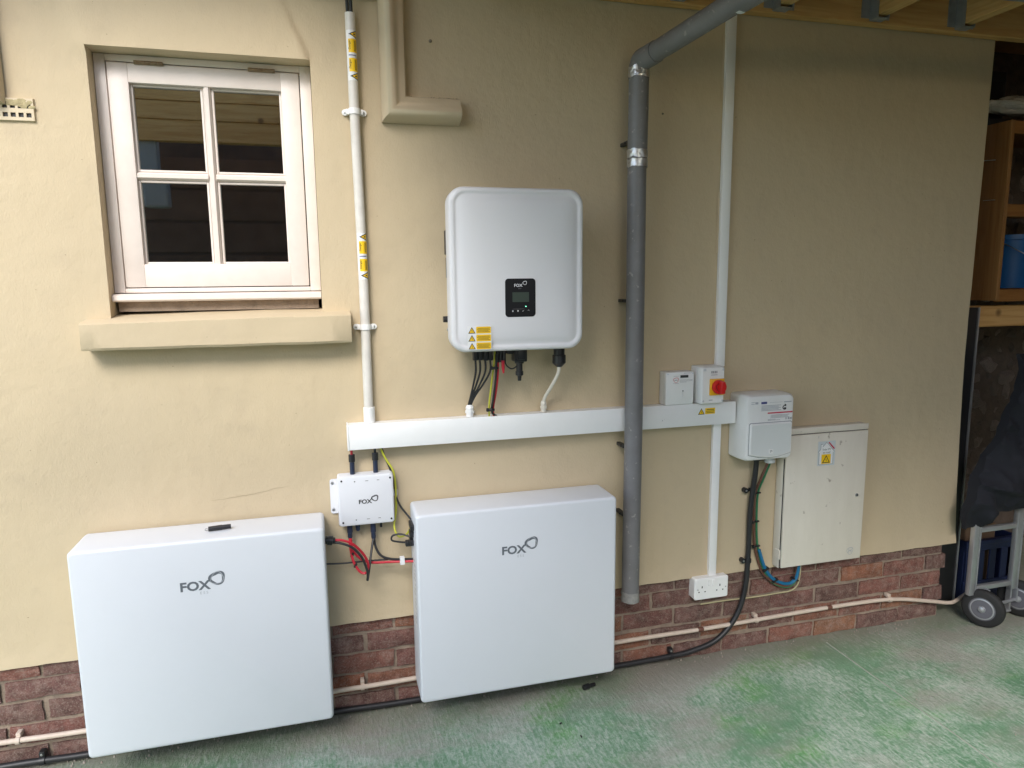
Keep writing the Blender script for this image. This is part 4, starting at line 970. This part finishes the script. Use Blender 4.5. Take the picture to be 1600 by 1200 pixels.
cable('black_cable', [(-.036, -.05, .597), (.02, -.048, .592), (.10, -.046, .59), (.17, -.05, .589)], .0032, M_BLACKC, 'thin black link cable between the two batteries')
G().lathe((.214, -.064, .587), (.230, -.068, .585), [(0, .008), (1, .008)], 10)
o = G().box(.208, .224, -.078, -.058, .574, .600, .002).build('cable_tag', M_STW); tag(o, 'white paper tag wrapped on the cables left of the right battery', 'tag')
cable('earth_cable', [(.158, -.028, .985), (.166, -.028, .962), (.180, -.03, .932), (.199, -.03, .897), (.2065, -.022, .845), (.2055, -.02, .752), (.196, -.035, .70), (.208, -.05, .668), (.234, -.06, .676), (.2545, -.075, .715)], .0033, M_YEL, 'yellow and green earth wire from trunking past the junction box to the battery')
cable('black_cable', [(.162, -.024, .985), (.172, -.022, .95), (.19, -.018, .90), (.203, -.014, .84), (.209, -.02, .795), (.222, -.03, .765), (.244, -.045, .735), (.256, -.06, .72)], .0034, M_BLACKC, 'black data cable from the trunking behind the junction box to the right battery')
cable('black_cable', [(.25, -.085, .672), (.215, -.07, .682), (.188, -.06, .676), (.184, -.06, .660), (.205, -.065, .654), (.234, -.07, .65)], .0034, M_BLACKC, 'small black loop of cable left of the right battery')
o = G().box(.228, .250, -.082, -.06, .638, .658, .004).build('cable_plug', M_BLACK); tag(o, 'small black plug on the cable loop left of the right battery', 'plug')
for x, y_, z, w_ in ((.0485, -.05, .618, 'upper'), (.058, -.064, .585, 'lower')):
    o = G().lathe((x, y_, z-.006), (x+.003, y_, z+.008), [(0, .0050), (.1, .0054), (.9, .0054), (1, .0050)], 8)
    tag(o.build('tape_band', M_BLACKC), w_+' black tape mark on the red cable loop below the junction box', 'tape', 'black tape marks')

# nails and little wall blemishes
for x, z, q, lab in ((.37, 2.300, .006, 'mud dauber speck high on the wall right of the hood moulding'), (1.197, 2.117, .0035, 'small rusty nail in the wall right of the grey pipe')):
    o = G().lathe((x, -relief(x, z)+.002, z), (x+.001, -.007, z-.001), [(0, q), (.6, q*.8), (1, q*.4)], 9).build('wall_speck', M_COBWEB); tag(o, lab, 'speck')

# ================================================================= RIGHT-HAND RECESS
fw = thing('flint_wall', (3.3, .62, 0), 'dark flint stone wall at the back of the right hand recess', 'wall')
G().box(2.4, 4.6, .64, .9, 0, 2.672).build('mortar_face', M_STONE_BED, fw)
STN = []
for i in range(7):
    bm = bmesh.new(); bmesh.ops.create_icosphere(bm, subdivisions=2, radius=1)
    for v in bm.verts:
        k = 1+.45*noise.noise(v.co*1.5+Vector((i*7, 0, 0))); v.co = Vector((v.co.x*k, v.co.y*k*.5, v.co.z*k*.78))
    me = bpy.data.meshes.new('stone'); bm.to_mesh(me); bm.free(); me.materials.append(M_FLINT); STN.append(me)
zz = .35; row = 0
while zz < 2.45:
    xx = 2.95+.05*(row % 2)
    while xx < 4.15:
        s = random.uniform(.030, .068); o = bpy.data.objects.new('stone', random.choice(STN)); COL.objects.link(o); o.parent = fw
        o.location = Vector((xx+random.uniform(-.02, .02), .654, zz+random.uniform(-.028, .028)))-fw.location; o.scale = (s*random.uniform(.9, 1.25), s, s*random.uniform(.75, 1.15)); o.rotation_euler = (random.uniform(-.3, .3), random.uniform(-3.1, 3.1), random.uniform(-.3, .3))
        xx += s*2.25
    zz += .088; row += 1
# shelf unit
sh = thing('shelf_unit', (3.3, .25, 1.33), 'orange brown timber shelving in the dark recess right of the wall', 'shelf')
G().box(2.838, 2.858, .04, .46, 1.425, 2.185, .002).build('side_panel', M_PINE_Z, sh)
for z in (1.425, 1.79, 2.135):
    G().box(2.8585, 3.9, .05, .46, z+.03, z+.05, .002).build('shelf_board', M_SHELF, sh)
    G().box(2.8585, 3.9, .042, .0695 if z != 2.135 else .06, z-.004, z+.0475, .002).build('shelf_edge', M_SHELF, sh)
G().box(2.72, 3.9, .12, .165, 1.305, 1.40, .003).build('bearer', M_PINE_X, sh)
for (y, z) in ((.10, 2.03), (.085, 1.86)):
    G().lathe((2.838, y, z), (2.795, y+.02, z-.002), [(0, .0016), (1, .0014)], 6).build('nail', M_STEEL, sh)
bk = thing('bucket', (3.16, .26, 1.476), 'blue plastic bucket with wire handle on the lowest shelf', 'bucket')
G().lathe((3.16, .26, 1.4765), (3.16, .26, 1.72), [(0, .105), (.9, .128), (.91, .136), (1, .137), (1, .128), (.1, .10)], 28).build('tub', M_BUCKET, bk, True)
G().tube([(3.035, .22, 1.695), (3.05, .13, 1.645), (3.12, .105, 1.61), (3.22, .112, 1.60), (3.28, .2, 1.69)], .0025, 6).build('handle', M_STEEL, bk, True)
bc = thing('black_case', (3.1, .3, 2.186), 'black plastic case standing on top of the shelving', 'case')
G().box(2.86, 3.5, .17, .42, 2.187, 2.222, .006).build('lower_tray', M_BLACK, bc)
G().box(2.90, 3.05, .26, .42, 2.2225, 2.45, .01).build('upright_case', M_BLACK, bc)
G().box(2.93, 3.02, .25, .2605, 2.30, 2.40, .004).build('case_panel', M_RUBBER, bc)
def bag():
    bm = bmesh.new(); bmesh.ops.create_icosphere(bm, subdivisions=5, radius=1)
    for v in bm.verts:
        p = v.co; k = 1+.30*noise.noise(p*1.9)+.15*abs(noise.noise(p*4.5+Vector((3, 1, 0))))+.06*noise.noise(p*11)
        z = p.z*k*.040; tap = .55+.45*min(1, (p.x+1)*.9)
        v.co = Vector((2.945+p.x*k*.185, .135+p.y*k*.07*tap, 2.262+max(-.038, z*tap)))
    me = bpy.data.meshes.new('plastic_bag'); bm.to_mesh(me); bm.free()
    o = link_me('plastic_bag', me, M_BAG, None, True); tag(o, 'crumpled clear plastic bag poking out beside the wall top on the shelf', 'bag')
bag()
o = thing('black_gap_sheet', (2.76, .1, 0), 'black sheet with bright metal edge filling the gap behind the wall corner', 'board')  # black sheet fills the gap between wall corner and metal strip
G().box(2.66, 2.8085, .094, .1185, .004, 1.395, .002).build('panel', M_BLACK, o); G().box(2.809, 2.816, .088, .1195, .004, 1.395, .001).build('metal_edge', M_ALU, o)
# blue crate
cr = thing('blue_crate', (2.95, .22, 0), 'dark blue plastic crate behind the hand truck', 'crate')
x0, x1, y0, y1, z1 = 2.66, 3.17, .09, .36, .30
X0 = 2.85
g = G()
for (a, b_, c, d) in ((X0, X0+.012, y0, y1), (x1-.012, x1, y0, y1)): g.box(a, b_, c, d, .01, z1, .003)
g.box(X0, x1, y1-.012, y1, .01, z1, .003); g.box(X0, x1, y0, y1, .004, .018, .002); g.build('tub', M_CRATE, cr)
g = G(); g.box(X0, x1, y0-.012, y0, .01, .10, .003); g.box(X0, x1, y0-.012, y0, .25, z1, .003)
for k in range(5): g.box(X0+.005+k*.07, X0+.045+k*.07, y0-.010, y0-.001, .10, .25, .003)
g.box(X0-.008, x1+.008, y0-.02, y0+.004, z1-.02, z1+.004, .004); g.build('front_lattice', M_CRATE, cr)
G().box(2.90, 3.08, .13, .3, .02, .36, .01).build('contents', mat('brown_card', (.16, .10, .06), .9), cr)

# hand truck
ht = thing('hand_truck', (2.83, -.09, 0), 'folding aluminium hand truck with grey wheels and a dark jacket over it', 'hand truck')
for X in (2.707, 2.945):
    g = G(); g.box(X-.021, X+.009, -.094, -.070, .135, .60, .003); u = g.build('upright', M_ALU, ht, True)
    G().box(X+.0105, X+.0175, -.094, -.072, .135, .60, .002).build('upright_rail', M_GALV, u)
for z in (.165, .435): G().box(2.7255, 2.923, -.093, -.073, z-.011, z+.011, .003).build('cross_bar', M_ALU, ht, True)
G().tube([(2.80, -.0825, .58), (2.86, -.08, 1.02), (2.88, -.078, 1.06), (2.93, -.078, 1.06), (2.95, -.08, 1.02), (2.94, -.0825, .58)], .011, 10).build('handle', M_BLACK, ht, True)
G().tube([(2.765, -.115, .083), (2.99, -.085, .083)], .008, 8, False).build('axle', M_GALV, ht, True)
G().box(2.775, 2.783, -.112, -.072, .075, .16, .002).build('axle_bracket', M_GALV, ht); G().box(2.952, 2.960, -.10, -.072, .075, .14, .002).build('axle_bracket', M_GALV, ht)
g = G(); g.box(2.765, 2.95, -.085, -.055, .022, .032, .003); g.box(2.765, 2.773, -.085, -.06, .03, .14, .002); g.box(2.935, 2.943, -.085, -.06, .03, .14, .002); g.build('toe_plate', M_ALU, ht)
for c, nrm in ((Vector((2.742, -.118, .084)), 0), (Vector((2.985, -.085, .084)), 0)):
    ax = Vector((.90, .44, 0)).normalized()*.0185
    wl = G().lathe(c-ax, c+ax, [(0, .050), (.0, .072), (.12, .080), (.35, .084), (.65, .084), (.88, .080), (1, .072), (1, .05)], 36).build('wheel', M_RUBBER, ht, True)
    G().lathe(c-ax*1.02, c+ax*1.02, [(0, .046), (.0, .050), (.02, .0525), (.98, .0525), (1, .050), (1, .046)], 36).build('rim', M_RIM, wl, True)
    G().lathe(c-ax*1.06, c-ax*.9, [(0, .044), (.1, .046), (1, .050)], 36).build('rim_ring', M_ALU, wl, True)
    G().lathe(c-ax*1.12, c-ax*.9, [(0, .040), (1, .044)], 30).build('rim_dish', M_RIM, wl, True)
    G().lathe(c-ax*1.6, c+ax*1.3, [(0, .006), (.04, .012), (.2, .016), (.25, .019), (1, .019)], 18).build('hub', M_ALU, wl, True)
def jacket():
    # draped cloth: outline rows (left edge x, right edge x) by height, folds pushed towards the viewer
    rows = [(1.20, 2.86, 3.12), (1.13, 2.85, 3.16), (1.05, 2.835, 3.18), (.96, 2.805, 3.19), (.87, 2.77, 3.19), (.79, 2.735, 3.18), (.71, 2.685, 3.17), (.66, 2.655, 3.16), (.61, 2.635, 3.15), (.56, 2.615, 3.15), (.50, 2.618, 3.14), (.448, 2.632, 3.13)]
    NU, NV = 56, 60; vs = []; fs = []
    import bisect
    def row(t):
        k = t*(len(rows)-1); i = min(int(k), len(rows)-2); f = k-i; return [rows[i][j]*(1-f)+rows[i+1][j]*f for j in range(3)]
    for side in (0, 1):
        for j in range(NV+1):
            t = j/NV
            for i in range(NU+1):
                u = i/NU; z, xl, xr = row(t)
                # hem rises to the right of the sleeve
                hem = .0 if u < .17 else .09*min(1, (u-.17)/.07)-.02*math.sin((u-.2)*9)
                z += hem*max(0, (t-.55)/.45)**1.5
                x = xl+(xr-xl)*u
                n1 = (abs(noise.noise(Vector((x*6+z*5, z*3.5-x*3, 1))))-.25)*.075 + (abs(noise.noise(Vector((x*15+z*11, z*9-x*5, 4))))-.25)*.03 + .016*math.sin((x*1.2+z*1.5)*26)*max(0, t-.2)
                ridge = -.035*math.exp(-((z-(.66-.25*(x-2.66)))/.018)**2)*(1 if u < .9 else 0)
                bul = (.055+.03*t)*math.sin(math.pi*min(1, max(0, u*.93+.035)))**.5*math.sin(math.pi*min(1, .12+.84*t))**.4
                y = -.085+(-1 if side == 0 else .7)*bul+n1*(1 if side == 0 else .6)+(ridge if side == 0 else 0)*.6
                vs.append((x+.006*noise.noise(Vector((z*18, t*5, side))), y, z))
    n = NU+1; o2 = n*(NV+1)
    for j in range(NV):
        for i in range(NU):
            a = j*n+i; fs.append((a, a+n, a+n+1, a+1)); fs.append((o2+a, o2+a+1, o2+a+n+1, o2+a+n))
    for i in range(NU): fs.append((i, i+1, o2+i+1, o2+i)); b_ = NV*n+i; fs.append((b_, o2+b_, o2+b_+1, b_+1))
    for j in range(NV): a = j*n; fs.append((a, o2+a, o2+a+n, a+n)); b_ = a+NU; fs.append((b_, b_+n, o2+b_+n, o2+b_))
    o = link_mesh('jacket', vs, fs, M_JACKET, None, True); tag(o, 'dark navy jacket draped over the hand truck at the right edge', 'jacket')
jacket()
